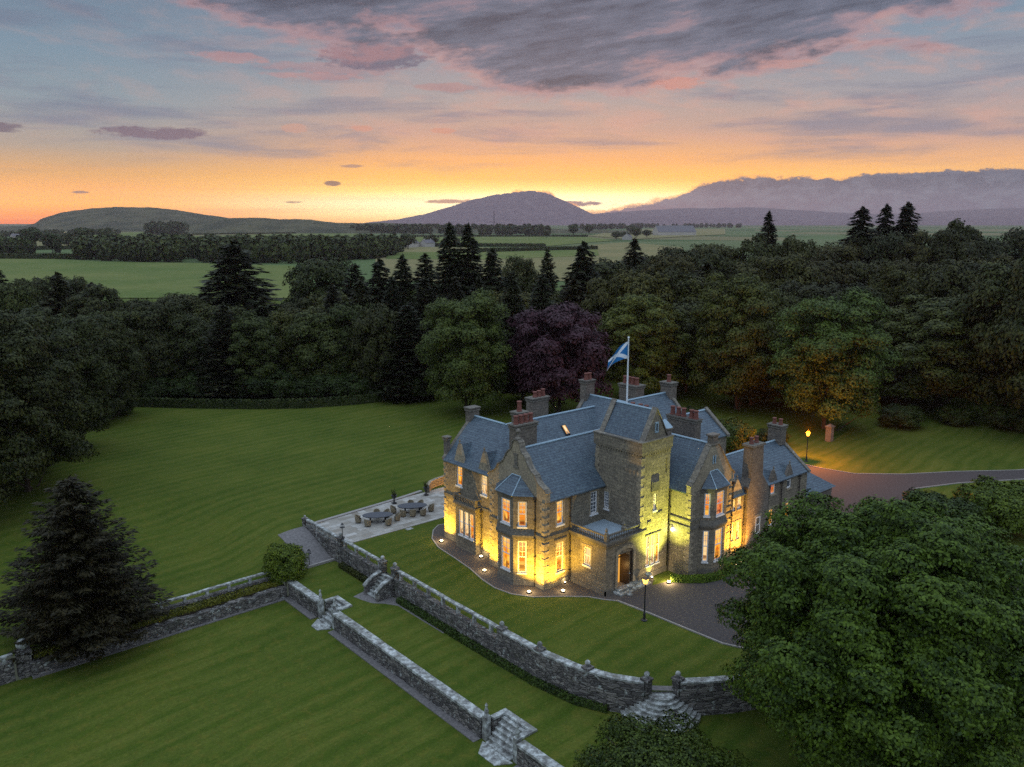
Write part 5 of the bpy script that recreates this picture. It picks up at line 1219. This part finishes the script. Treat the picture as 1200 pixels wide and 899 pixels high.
def conifer(name, label, seed, Hh, Rr, z0, tiers, per, spr, size, m='needle', droop=.30, r0=.3, power=.85, ragged=.25, w=.3):
    rng = np.random.RandomState(seed); t_ = thing(name, label, 'tree', (0,0,0)); Cs, Ds = [], []
    for i in range(tiers):
        f_ = i/tiers; z = z0+(Hh-z0)*f_; L0 = Rr*(1-f_)**power*(1 if f_ > .08 else .8)+.12
        for j in range(max(4, int(per*(1-f_*.6)))):
            a = j*2*math.pi/max(4, int(per*(1-f_*.6)))+i*1.3+rng.rand()*.5; L_ = L0*rng.uniform(1-ragged, 1+ragged*.6); k_ = max(5, int(spr*L_/Rr+3))
            s_ = rng.rand(k_)**.65; dirv = np.array([math.cos(a), math.sin(a), 0]); side = np.array([-math.sin(a), math.cos(a), 0])
            wd = (rng.rand(k_)-.5)*L_*.55*(1.05-s_*.8)
            zz = z+(rng.rand()-.5)*.5-droop*L_*s_**1.2+.20*L_*s_**3+rng.randn(k_)*.10
            Cs.append(np.outer(s_*L_, dirv)+np.outer(wd, side)+np.stack([0*zz, 0*zz, zz], 1))
            D = dirv+np.outer(np.sign(wd)*.7, side)+np.array([0,0,-droop*.8])+rng.randn(k_, 3)*.22; Ds.append(D)
    top = np.stack([rng.randn(40)*.12, rng.randn(40)*.12, Hh-rng.rand(40)*1.6], 1); Cs.append(top); Ds.append(np.tile([0,0,1.0], (40,1))+rng.randn(40,3)*.5)
    me = long_leaf('crown', np.vstack(Cs), np.vstack(Ds), size, M[m], rng, w)
    o = bpy.data.objects.new('crown', me); COL.objects.link(o); o.parent = t_
    b_ = MB(); b_.tube([(0,0,-.3),(0,0,Hh*.5),(0,0,Hh*.97)], [r0*1.2,r0*.7,.04], 8); b_.build('trunk', M['bark'], t_)
    remember(t_); return t_
ORD = 'first second third fourth fifth sixth seventh eighth ninth tenth eleventh twelfth thirteenth fourteenth fifteenth sixteenth seventeenth eighteenth nineteenth twentieth twenty-first twenty-second twenty-third twenty-fourth twenty-fifth twenty-sixth twenty-seventh twenty-eighth twenty-ninth thirtieth'.split()
P_ = {}
P_['b1'] = broad('broadleaf_tree', 'x', 11, 20, 8, -1.5, 26000, .50)
P_['b2'] = broad('broadleaf_tree', 'x', 23, 20, 8, -1.5, 28000, .48, lobes=60, lobr=.26)
P_['b3'] = broad('broadleaf_tree', 'x', 37, 20, 8, -1.5, 25000, .52, lobes=34, lobr=.36)
P_['b4'] = broad('broadleaf_tree', 'x', 41, 20, 8, -1.5, 27000, .46, lobes=70, lobr=.22, flat=.6)
P_['b5'] = broad('broadleaf_tree', 'x', 29, 20, 8, -1.5, 75000, .30, lobes=95, lobr=.22)
P_['b6'] = broad('broadleaf_tree', 'x', 31, 20, 8, -1.5, 60000, .32, lobes=80, lobr=.24, flat=.62)
P_['beech'] = broad('copper_beech', 'x', 53, 20, 8, -1.5, 30000, .46, 'leaf_purple', lobes=58, lobr=.27)
P_['c1'] = conifer('spruce', 'x', 61, 24, 5.6, .3, 62, 15, 44, 1.0, power=.72)
P_['c2'] = conifer('spruce', 'x', 67, 24, 6, .3, 56, 15, 48, 1.05, droop=.40, ragged=.4, power=.62)
P_['c3'] = conifer('fir_tree', 'x', 71, 24, 5.6, .3, 64, 15, 44, .95, droop=.15, power=.6, ragged=.3)
DIM = {'b1':(20,8),'b2':(20,8),'b3':(20,8),'b4':(20,8),'b5':(20,8),'b6':(20,8),'beech':(20,8),'c1':(24,5),'c2':(24,5),'c3':(24,5)}
USED = set()
def col_pos(px, D, z):
    zf = D*math.cos(PITCH)-(z-CAM[2])*math.sin(PITCH); X = (px-600)/970*zf
    f = (math.sin(HEAD), math.cos(HEAD)); r = (math.cos(HEAD), -math.sin(HEAD))
    return (CAM[0]+f[0]*D+r[0]*X, CAM[1]+f[1]*D+r[1]*X), zf
def ground_z(u, v):
    if u < -7.9 and 20.1 < v < 60: return h(u, v)
    return 0.0
def tree(kind, px, D, top, hw, label, group, col=(1,1,1), rz=None):
    zt = topz(top, D); (u, v), zf = col_pos(px, D, zt*.6); gz = ground_z(u, v); hh_ = zt-gz; r_ = hw/970*zf
    H0, R0 = DIM[kind]; rz = random.uniform(0, 6.28) if rz is None else rz
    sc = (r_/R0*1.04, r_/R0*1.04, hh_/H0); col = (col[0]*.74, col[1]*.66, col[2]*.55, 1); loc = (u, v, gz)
    if kind not in USED:
        USED.add(kind); o = P_[kind]; o.location = loc; o.rotation_euler = (0,0,rz); o.scale = sc
        o['label'] = label
        for c in CH[o.name]: c.color = col
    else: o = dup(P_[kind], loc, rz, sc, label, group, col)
    o['group'] = group
    return o
random.seed(4)
# the trees one can single out
DK = (.62,.66,.66)
lead = [
 ('b5',-42,80,340,92,'very dark broadleaf tree cut by the left edge, nearest tree of the left wood','a',(.6,.62,.55)),
 ('b6',18,90,346,78,'very dark drooping broadleaf tree at the left, reaching down to the lawn','a',(.62,.66,.58)),
 ('b5',66,106,352,62,'dark broadleaf tree at the corner where the left wood meets the lawn','a',(.62,.68,.62)),
 ('c2',277,172,283,60,'lone tall dark spruce standing up against the green field','b',(.7,.75,.7)),
 ('b3',374,172,294,40,'dark round-topped tree breaking the skyline right of the lone spruce','a',(.62,.68,.6)),
 ('c1',528,166,263,37,'tallest spruce in the middle, left of a close pair','b',(.62,.72,.68)),
 ('c1',549,169,264,37,'tallest spruce in the middle, right of a close pair','b',(.6,.7,.68)),
 ('c3',499,160,298,33,'slim spruce just left of the tall pair','b',(.6,.68,.64)),
 ('c1',473,158,300,35,'pointed spruce second to the left of the tall pair','b',(.6,.7,.64)),
 ('c2',446,160,304,35,'pointed spruce third to the left of the tall pair','b',(.58,.66,.62)),
 ('c3',418,162,310,34,'pointed spruce above the middle of the dark row','b',(.58,.66,.62)),
 ('c2',577,168,292,33,'spruce just right of the tall pair, lower than them','b',(.62,.72,.66)),
 ('b1',610,185,290,24,'small round dark tree against the pale fields in the middle','a',(.7,.68,.6)),
 ('c3',641,180,293,22,'narrow light spruce standing in front of the pale field','b',(.8,.9,.7)),
 ('c2',683,170,284,37,'dark broad spruce at the left end of the right-hand wood','b',(.55,.6,.55)),
 ('c2',742,195,280,30,'shaggy spruce among the low trees left of the flag','b',(.6,.62,.5)),
 ('c1',898,215,249,27,'spruce spike breaking the skyline behind the right-hand wood','b',(.5,.5,.5)),
 ('c2',1006,210,243,41,'dark spruce on the skyline, left one of three above the big green tree','b',(.5,.5,.48)),
 ('c2',1034,214,240,30,'dark spruce on the skyline, middle one of three above the big green tree','b',(.5,.5,.48)),
 ('c2',1059,212,238,38,'dark spruce on the skyline, right one of three above the big green tree','b',(.5,.5,.48)),
 ('b4',1124,205,245,32,'round-headed tree standing highest on the right skyline','a',(.72,.66,.42)),
 ('b5',546,129,334,54,'broad dull green tree alone at the end of the back lawn, behind the chimneys','a',(1.15,1.35,1.25)),
 ('beech',655,128,343,58,'big copper beech with dark purple leaves behind the house','c',(1.4,1.3,1.6)),
 ('beech',612,137,392,34,'smaller dark purple beech squeezed between the green tree and the big copper beech','c',(.85,.8,.85)),
 ('b6',750,139,332,54,'olive green spreading tree right of the copper beech, behind the flag','a',(1.55,1.5,.95)),
 ('b3',806,146,348,40,'dark tree in the gap between the olive tree and the shaggy one','a',(.7,.68,.5)),
 ('b6',868,132,304,56,'tall shaggy olive tree behind the service wing','a',(1.15,1.12,.75)),
 ('b5',973,119,333,67,'big rounded pale blue-green tree beyond the orange lamp','a',(1.15,1.5,1.3)),
 ('b6',1105,131,335,76,'wide low-spreading dark tree at the back of the right lawn','a',(1.0,1.0,.72)),
 ('b1',1190,122,292,58,'dark tree at the right edge beside the lawn','a',(.72,.74,.6)),
 ('b3',1245,112,280,60,'dark tree just off the right edge behind the lawn','a',(.7,.72,.6)),
 ('b1',820,158,312,46,'brown-green tree behind the gap left of the shaggy conifer','a',(.85,.78,.5)),
]
G_ = {'a':'broadleaf trees in the woods round the garden','b':'spruces and firs in the woods round the garden','c':'copper beeches behind the house'}
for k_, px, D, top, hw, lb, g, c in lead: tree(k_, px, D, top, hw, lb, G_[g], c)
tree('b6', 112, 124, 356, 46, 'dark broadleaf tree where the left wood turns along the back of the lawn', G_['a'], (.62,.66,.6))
# rows of trees, counted from the left
def row(xs, D, tops, hw, kinds, where, col, group='a', cj=.34):
    for i, x in enumerate(xs):
        k_ = kinds[i % len(kinds)]; tp = np.interp(x, [t[0] for t in tops], [t[1] for t in tops])+random.uniform(-6, 7)
        j = random.uniform(1-cj, 1+cj); w_ = random.uniform(.9, 1.22)
        nm = 'spruce' if k_[0] == 'c' else 'broadleaf tree'
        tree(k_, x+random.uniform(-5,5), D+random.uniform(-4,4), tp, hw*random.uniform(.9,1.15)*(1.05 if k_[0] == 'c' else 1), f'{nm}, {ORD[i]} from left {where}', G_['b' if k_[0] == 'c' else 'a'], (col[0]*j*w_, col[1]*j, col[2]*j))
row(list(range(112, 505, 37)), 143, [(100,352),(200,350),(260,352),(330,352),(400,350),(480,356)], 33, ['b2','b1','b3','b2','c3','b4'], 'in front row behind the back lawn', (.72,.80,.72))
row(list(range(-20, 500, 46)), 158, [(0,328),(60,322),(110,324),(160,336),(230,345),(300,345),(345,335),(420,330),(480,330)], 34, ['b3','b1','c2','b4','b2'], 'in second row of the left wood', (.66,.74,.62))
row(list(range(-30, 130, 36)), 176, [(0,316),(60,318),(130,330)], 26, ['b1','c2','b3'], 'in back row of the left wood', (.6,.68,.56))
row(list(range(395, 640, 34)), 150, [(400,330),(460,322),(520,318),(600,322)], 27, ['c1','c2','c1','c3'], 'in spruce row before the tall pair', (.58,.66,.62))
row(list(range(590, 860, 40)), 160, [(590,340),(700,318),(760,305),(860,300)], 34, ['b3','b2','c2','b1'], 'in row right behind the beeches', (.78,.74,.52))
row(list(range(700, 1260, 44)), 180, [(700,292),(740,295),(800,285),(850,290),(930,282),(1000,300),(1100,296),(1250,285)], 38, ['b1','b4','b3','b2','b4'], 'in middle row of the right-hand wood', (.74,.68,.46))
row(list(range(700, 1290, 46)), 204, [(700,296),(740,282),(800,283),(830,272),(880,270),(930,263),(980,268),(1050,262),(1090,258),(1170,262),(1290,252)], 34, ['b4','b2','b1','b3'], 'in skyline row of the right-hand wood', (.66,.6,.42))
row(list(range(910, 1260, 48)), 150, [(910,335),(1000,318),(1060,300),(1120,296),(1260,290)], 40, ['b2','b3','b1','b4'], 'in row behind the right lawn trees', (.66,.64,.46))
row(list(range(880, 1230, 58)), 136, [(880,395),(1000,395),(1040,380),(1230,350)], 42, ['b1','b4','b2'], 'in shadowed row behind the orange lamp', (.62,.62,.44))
# near trees
def near(t_, loc, label, col=(1,1,1), rz=0.0, group=None):
    t_.location = loc; t_.rotation_euler = (0,0,rz); t_['label'] = label
    for c in CH[t_.name]: c.color = (*col, 1)
    if group: t_['group'] = group
big = broad('sycamore', 'x', 91, 17.0, 10.3, -.6, 300000, .20, 'leaf_near', lobes=230, r0=.55, flat=.78, lobr=.135, shp=1.45)
near(big, (1.15,-27.45,-1.6), 'huge round-crowned tree in the right foreground with dense green leaves', (.68,.80,.28))
sh = broad('shrub', 'x', 95, 4.2, 4.3, .1, 34000, .17, 'leaf_near', lobes=44, r0=.12, flat=.7, lobr=.28, cat='shrub')
near(sh, (*col_pos(772, 39.8, 0)[0],-1.6), 'large rounded shrub at the bottom edge in front of the round steps', (.56,.60,.34))
(ux, vx), _ = col_pos(85, 60, 3)
fir = conifer('fir_tree', 'x', 97, 14.6, 5.9, .3, 52, 17, 150, .44, 'needle', droop=.20, r0=.35, power=.60, ragged=.48, w=.30)
fir.scale = (.98,.98,.86)
near(fir, (*gp(100, 738, -1.6), -1.6), 'dark spreading fir alone on the lawn at the left, above the stone rail', (.50,.34,.24))
bush = broad('round_bush', 'x', 99, 3.3, 1.8, -.6, 22000, .15, 'leaf_near', lobes=50, r0=.06, flat=.9, lobr=.34, cat='bush')
near(bush, (-13.4,20.0,-1.9), 'round clipped bush on the wall corner between the lawns', (1.15,1.1,.36))
bp = gp(1168, 622); rh = broad('rhododendron', 'x', 101, 4.6, 4.0, .0, 26000, .25, 'leaf_near', lobes=50, r0=.12, flat=.75, lobr=.27, cat='shrub')
near(rh, (*bp, 0), 'rounded olive rhododendron below the drive at the right edge', (.95,.95,.42))
CH2 = gp(1096, 628); o_ = dup(rh, (*CH2, 0), 2.1, (.95,.95,.85), 'dark rhododendron half hidden behind the huge foreground tree', None, (.45,.52,.45,1))
o_ = dup(rh, (*gp(858,528), 0), 1.1, (.75,.75,.85), 'olive shrub in the shadows behind the service wing', None, (.7,.7,.3,1))
o_ = dup(rh, (*gp(815,505), 0), .3, (.7,.7,.7), 'dark shrub peeping out beside the rear gable', None, (.4,.42,.25,1))
for i, (x, y, s_) in enumerate([(1055,500,.8),(1120,497,.7),(1185,503,.9),(905,520,.55)]):
    dup(rh, (*gp(x,y), 0), i*1.3, (s_,s_,s_*.8), f'low dark undergrowth shrub, {ORD[i]} from the left under the trees behind the right lawn' if i < 3 else 'dark shrub at the wood edge left of the orange lamp', None, (.4,.42,.26,1))
for i, (x, y, s_, lb) in enumerate([(-12,580,.9,'nearest the left edge'),(30,556,.85,'second along from the left edge'),(70,525,.8,'third along from the left edge'),(108,500,.75,'fourth along from the left edge'),(140,486,.7,'where the lawn edge turns')]):
    dup(rh, (*gp(x,y), 0), i*1.7, (s_,s_,s_), 'black-green shrub at the foot of the left wood, '+lb, 'shrubs at the foot of the left wood', (.32,.34,.26,1))
for i, px_ in enumerate(range(150, 500, 34)):
    (u_, v_), _z = col_pos(px_, 141, 0); s_ = random.uniform(.7, 1.1)
    dup(rh, (u_, v_, 0), i*1.9, (s_*1.2,s_*1.2,s_), f'dark undergrowth shrub, {ORD[i]} from the left behind the back lawn hedge', 'undergrowth behind the back lawn hedge', (.34,.38,.3,1))
# clipped hedge by the drive, bed planting, ivy
def hedge(name, label, pts, w_, hh_, n, size, col, cat='hedge', z=0.0, m='leaf_near', kind=None):
    rng = np.random.RandomState(len(pts)+n); P = np.array(dense(pts, .4)); k_ = rng.randint(0, len(P)-1, n); f_ = rng.rand(n, 1)
    base_ = P[k_]*(1-f_)+P[k_+1]*f_; d = P[k_+1]-P[k_]; d /= np.linalg.norm(d, axis=1, keepdims=True)+1e-9; nrm = np.stack([-d[:,1], d[:,0]], 1)
    side = rng.rand(n); off = np.where(side < .35, -1, np.where(side < .7, 1, rng.uniform(-1, 1, n))); zz = np.where(side < .7, rng.rand(n), 1.0)*hh_*(1+.08*rng.randn(n))
    C_ = np.concatenate([base_+nrm*(off*w_/2)[:, None], (z+zz)[:, None]], 1)+rng.randn(n, 3)*.03
    N_ = np.stack([nrm[:,0]*off*(side < .7), nrm[:,1]*off*(side < .7), np.where(side < .7, .3, 1)], 1)+rng.randn(n, 3)*.4
    me = leaf_mesh(name, C_, N_, size, M[m], .7, rng); o = bpy.data.objects.new(name, me); COL.objects.link(o); o.color = (*col, 1)
    core = MB(); core.sweep(dense(pts, .4), w_*.42, w_*.42, z, z+hh_*.9); c_ = core.build('stems', M['soil'], o)
    return tag(o, label, cat, kind=kind)
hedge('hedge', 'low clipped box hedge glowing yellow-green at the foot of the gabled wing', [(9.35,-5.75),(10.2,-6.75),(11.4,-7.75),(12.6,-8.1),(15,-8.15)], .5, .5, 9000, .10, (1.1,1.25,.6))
hedge('bed_planting', 'straggly rust and olive plants filling the narrow bed behind the low rubble wall', [(-14.4,19.5),(-33.8,19.5)], .7, .35, 9000, .16, (1.3,.9,.45), 'ground plants', -1.9, kind='stuff')
hedge('border_plants', 'dark creeping plants along the foot of the long garden wall', [(-8.45,8.9),(-8.45,0),(-8.4,-4),(-8.3,-8),(-7.8,-11.5),(-6.9,-13.6)], .55, .4, 12000, .15, (.42,.5,.35), 'ground plants', -1.6, kind='stuff')
hedge('border_plants', 'dark creeping plants in the corner below the terrace balustrade', [(-8.45,18.6),(-8.45,12.6)], .6, .35, 5000, .15, (.5,.4,.3), 'ground plants', -1.6, kind='stuff')
hedge('boundary_hedge', 'long low dark hedge along the far edge of the back lawn, under the trees', [gp(x, y) for x, y in [(95,472),(150,475.5),(220,477.5),(300,478.5),(360,477.5),(420,473),(455,469),(488,463)]], 1.3, 1.2, 26000, .40, (.42,.46,.36), 'hedge', 0.0, 'leaf')
# meadow edge: rough grass under the wood
# ------------------------------------------------------------------ farmland beyond
def wood_mass(name, label, pts, depth, hgt, n, per, size, seed, col, kind='stuff', m='leaf'):
    rng = np.random.RandomState(seed); P = np.array(pts); seg = np.linalg.norm(np.diff(P, axis=0), axis=1); cum = np.r_[0, np.cumsum(seg)]
    t = np.sort(rng.rand(n))*cum[-1]; x = np.interp(t, cum, P[:,0]); y = np.interp(t, cum, P[:,1])
    back = np.array([math.sin(HEAD), math.cos(HEAD)]); dd = rng.rand(n)**1.3*depth
    Cs, Ns = [], []
    for i in range(n):
        hh_ = hgt*rng.uniform(.8, 1.18); r_ = hh_*rng.uniform(.22, .34); c = np.array([x[i]+back[0]*dd[i], y[i]+back[1]*dd[i], 0])
        d = rng.randn(per, 3); d /= np.linalg.norm(d, axis=1, keepdims=True); zc = hh_*.5
        tt = rng.rand(per, 1)**.5; prof_ = 1-.25*np.clip(d[:, 2:3], 0, 1)
        Cs.append(c+np.array([0,0,zc])+d*np.array([r_,r_,hh_*.5])*prof_*(.8+.2*tt)); Ns.append(d+rng.randn(per,3)*.5+np.array([0,0,.2]))
    me = leaf_mesh(name, np.vstack(Cs), np.vstack(Ns), size, M[m], .7, rng); o = bpy.data.objects.new(name, me); COL.objects.link(o); o.color = (*col, 1)
    return tag(o, label, 'wood', kind=kind)
wood_mass('woodland', 'long dark wood standing beyond the green field on the left', [gp(92,304), gp(150,307), gp(250,308), gp(350,309), gp(448,303)], 170, 19, 420, 130, 3.4, 1, (.62,.62,.52))
wood_mass('woodland', 'dark trees on the left edge beyond the green field', [gp(-60,301), gp(-5,301), gp(22,300)], 80, 17, 45, 130, 3.0, 2, (.55,.6,.5))
wood_mass('woodland', 'thin line of far trees below the left hill', [gp(165,276), gp(205,275)], 140, 32, 40, 90, 6, 3, (.5,.55,.5))
wood_mass('woodland', 'belt of far trees on the low ridge in the middle', [gp(300,272.5), gp(400,273), gp(470,274.5), gp(560,275.5), gp(650,276)], 500, 24, 300, 70, 8, 4, (.5,.46,.42))
wood_mass('woodland', 'tree belt on the horizon behind the pale fields at the right', [gp(690,269.5), gp(760,267.5), gp(880,267)], 500, 22, 120, 60, 10, 5, (.5,.45,.42))
wood_mass('woodland', 'trees strung along a field edge under the left hill', [gp(-20,279), gp(60,277), gp(130,275)], 60, 14, 60, 80, 4, 6, (.5,.52,.42))
lowt = broad('field_tree', 'x', 111, 14, 6, 1.5, 1500, 1.5, lobes=22, lobr=.42)
fts = [(100,289,9,'lone tree in the hedge line left of the long wood'),(62,297,9,'bushy tree below the left edge of the hills'),(80,292,7,'small tree between the field and the hills at the left'),(125,287,8,'tree at the left tip of the long wood'),(38,290,10,'rounded tree near the left edge in the hedgerow'),
 (462,293,7,'tree at the left end of the farm houses'),(478,292,9,'tallest tree beside the farm houses'),(506,289,7,'tree at the right end of the farm houses'),(535,289,4,'small tree alone on the field edge above the tall spruces'),
 (722,281.5,5,'small round tree, first of the row on the pale field'),(732,281,5,'small round tree, second of the row on the pale field'),(745,280.5,6,'small round tree, third of the row on the pale field'),(758,279,5,'small round tree, fourth of the row on the pale field'),(739,273.5,5,'small round tree farther off on the pale rise'),
 (672,277,6,'round tree at the right end of the far belt'),(690,275,5,'tree on the edge of the stubble field'),(596,276,5,'tree standing in front of the far belt'),(640,279,4,'tiny tree in the middle of the grazing field')]
for i, (x, y, hw, lb) in enumerate(fts):
    u, v = gp(x, y); D_l = math.hypot(u-CAM[0], v-CAM[1]); r_ = hw/970*D_l; s_ = r_/6
    if i == 0: near(lowt, (u,v,0), lb, (.5,.52,.42)); lowt.scale = (s_,s_,s_*.95); lowt['group'] = 'single trees far off in the fields'
    else: dup(lowt, (u,v,0), i*1.1, (s_,s_,s_*random.uniform(.8,1.05)), lb, 'single trees far off in the fields', (.5*random.uniform(.8,1.2),.5,.4,1))
def farm(px, py, w_, d_, hh_, rz, label):
    u, v = gp(px, py); t_ = thing('farm_building', label, 'farm building', (u,v,0), rz)
    def loc(mb, name, m):
        me = bpy.data.meshes.new(name); me.from_pydata(mb.v, [], mb.f); bm = bmesh.new(); bm.from_mesh(me); bmesh.ops.recalc_face_normals(bm, faces=bm.faces); bm.to_mesh(me); bm.free(); me.materials.append(M[m]); o = bpy.data.objects.new(name, me); COL.objects.link(o); o.parent = t_
    b_ = MB(); b_.box(-w_/2,w_/2,-d_/2,d_/2,0,hh_); b_.add([(-w_/2+.01,-d_/2,hh_),(-w_/2+.01,d_/2,hh_),(-w_/2+.01,0,hh_+d_*.4)], [(0,1,2)]); b_.add([(w_/2-.01,-d_/2,hh_),(w_/2-.01,d_/2,hh_),(w_/2-.01,0,hh_+d_*.4)], [(0,1,2)]); loc(b_, 'wall', 'farmwall')
    b_ = MB()
    for s_ in (-1, 1): b_.slab([(-w_/2-.3,s_*(d_/2+.4),hh_-.2),(w_/2+.3,s_*(d_/2+.4),hh_-.2),(w_/2+.3,0,hh_+d_*.4),(-w_/2-.3,0,hh_+d_*.4)], (0,0,.2))
    loc(b_, 'roof', 'farmroof')
    for x in (-w_*.35, w_*.35):
        b_ = MB(); b_.box(x-.5,x+.5,-.5,.5,hh_+d_*.25,hh_+d_*.4+1.4); loc(b_, 'chimney', 'farmwall')
for q in ((468,291,16,9,5,.5,'small farmhouse with a dark roof among trees, leftmost of the far farm'),(484,290,24,10,5,.7,'long farmhouse in the middle of the far farm'),(501,289.5,18,9,5,.3,'farm shed at the right of the far farm'),
          (675,272.5,40,18,9,.6,'far farmhouse among trees on the middle skyline'),(735,281,30,14,5,.6,'low farm building behind the row of round trees'),(790,276,90,34,8,-.5,'big low barn roof at the edge of the right-hand wood'),
          (244,270.5,70,26,9,-.6,'pale farm shed below the left hill'),(22,281,22,10,6,.2,'far house in the trees at the left edge'),(48,279,18,9,5,.9,'far cottage near the left edge under the hill')): farm(*q)
for i, (a, c, lb) in enumerate([((-40,280.5),(86,283.5),'dark hedgerow across the left fields, nearest the hill'),((-40,294.5),(90,292),'dark hedgerow across the left fields, nearer the green field'),((0,303.5),(96,303.8),'hedgerow along the top edge of the green field'),((452,288.8),(640,289.4),'hedgerow below the far farm, between green and pale fields'),((470,277.8),(690,277.6),'hedgerow along the top of the grazing field'),((560,296),(700,292.5),'short hedgerow in the pale fields right of the tall spruces'),((180,276.5),(345,274),'hedgerow at the foot of the left hill')]):
    p0, p1 = gp(*a), gp(*c); hedge('hedgerow', lb, [(p0[0]+(p1[0]-p0[0])*k_/12+random.uniform(-3,3), p0[1]+(p1[1]-p0[1])*k_/12) for k_ in range(13)], 4, 3.5, 2600, 2.4, (.5,.52,.42), 'hedgerow', 0.0, 'leaf')
(u_, v_) = gp(579, 272); mast = thing('radio_mast', 'thin far-off mast standing against the purple mountain', 'mast', (u_, v_, 0))
q = MB(); q.tube([(u_,v_,0),(u_,v_,62)], [1.6,.8], 4); q.build('mast_pole', M['iron'], mast)

# ------------------------------------------------------------------ the evening air
hz = MB(); hz.box(-3900, 13900, -3900, 13900, -5.0, 470)
hm = bpy.data.materials.new('evening_haze'); hm.use_nodes = True; ht = NT(hm.node_tree); ht.n.clear()
pv = ht.add('ShaderNodeVolumePrincipled'); pv.inputs['Color'].default_value = (.96,.82,.84,1); pv.inputs['Density'].default_value = 6.5e-5; pv.inputs['Anisotropy'].default_value = .45
ht.l.new(pv.outputs[0], ht.add('ShaderNodeOutputMaterial').inputs['Volume'])
tag(hz.build('haze', hm), kind='stuff')
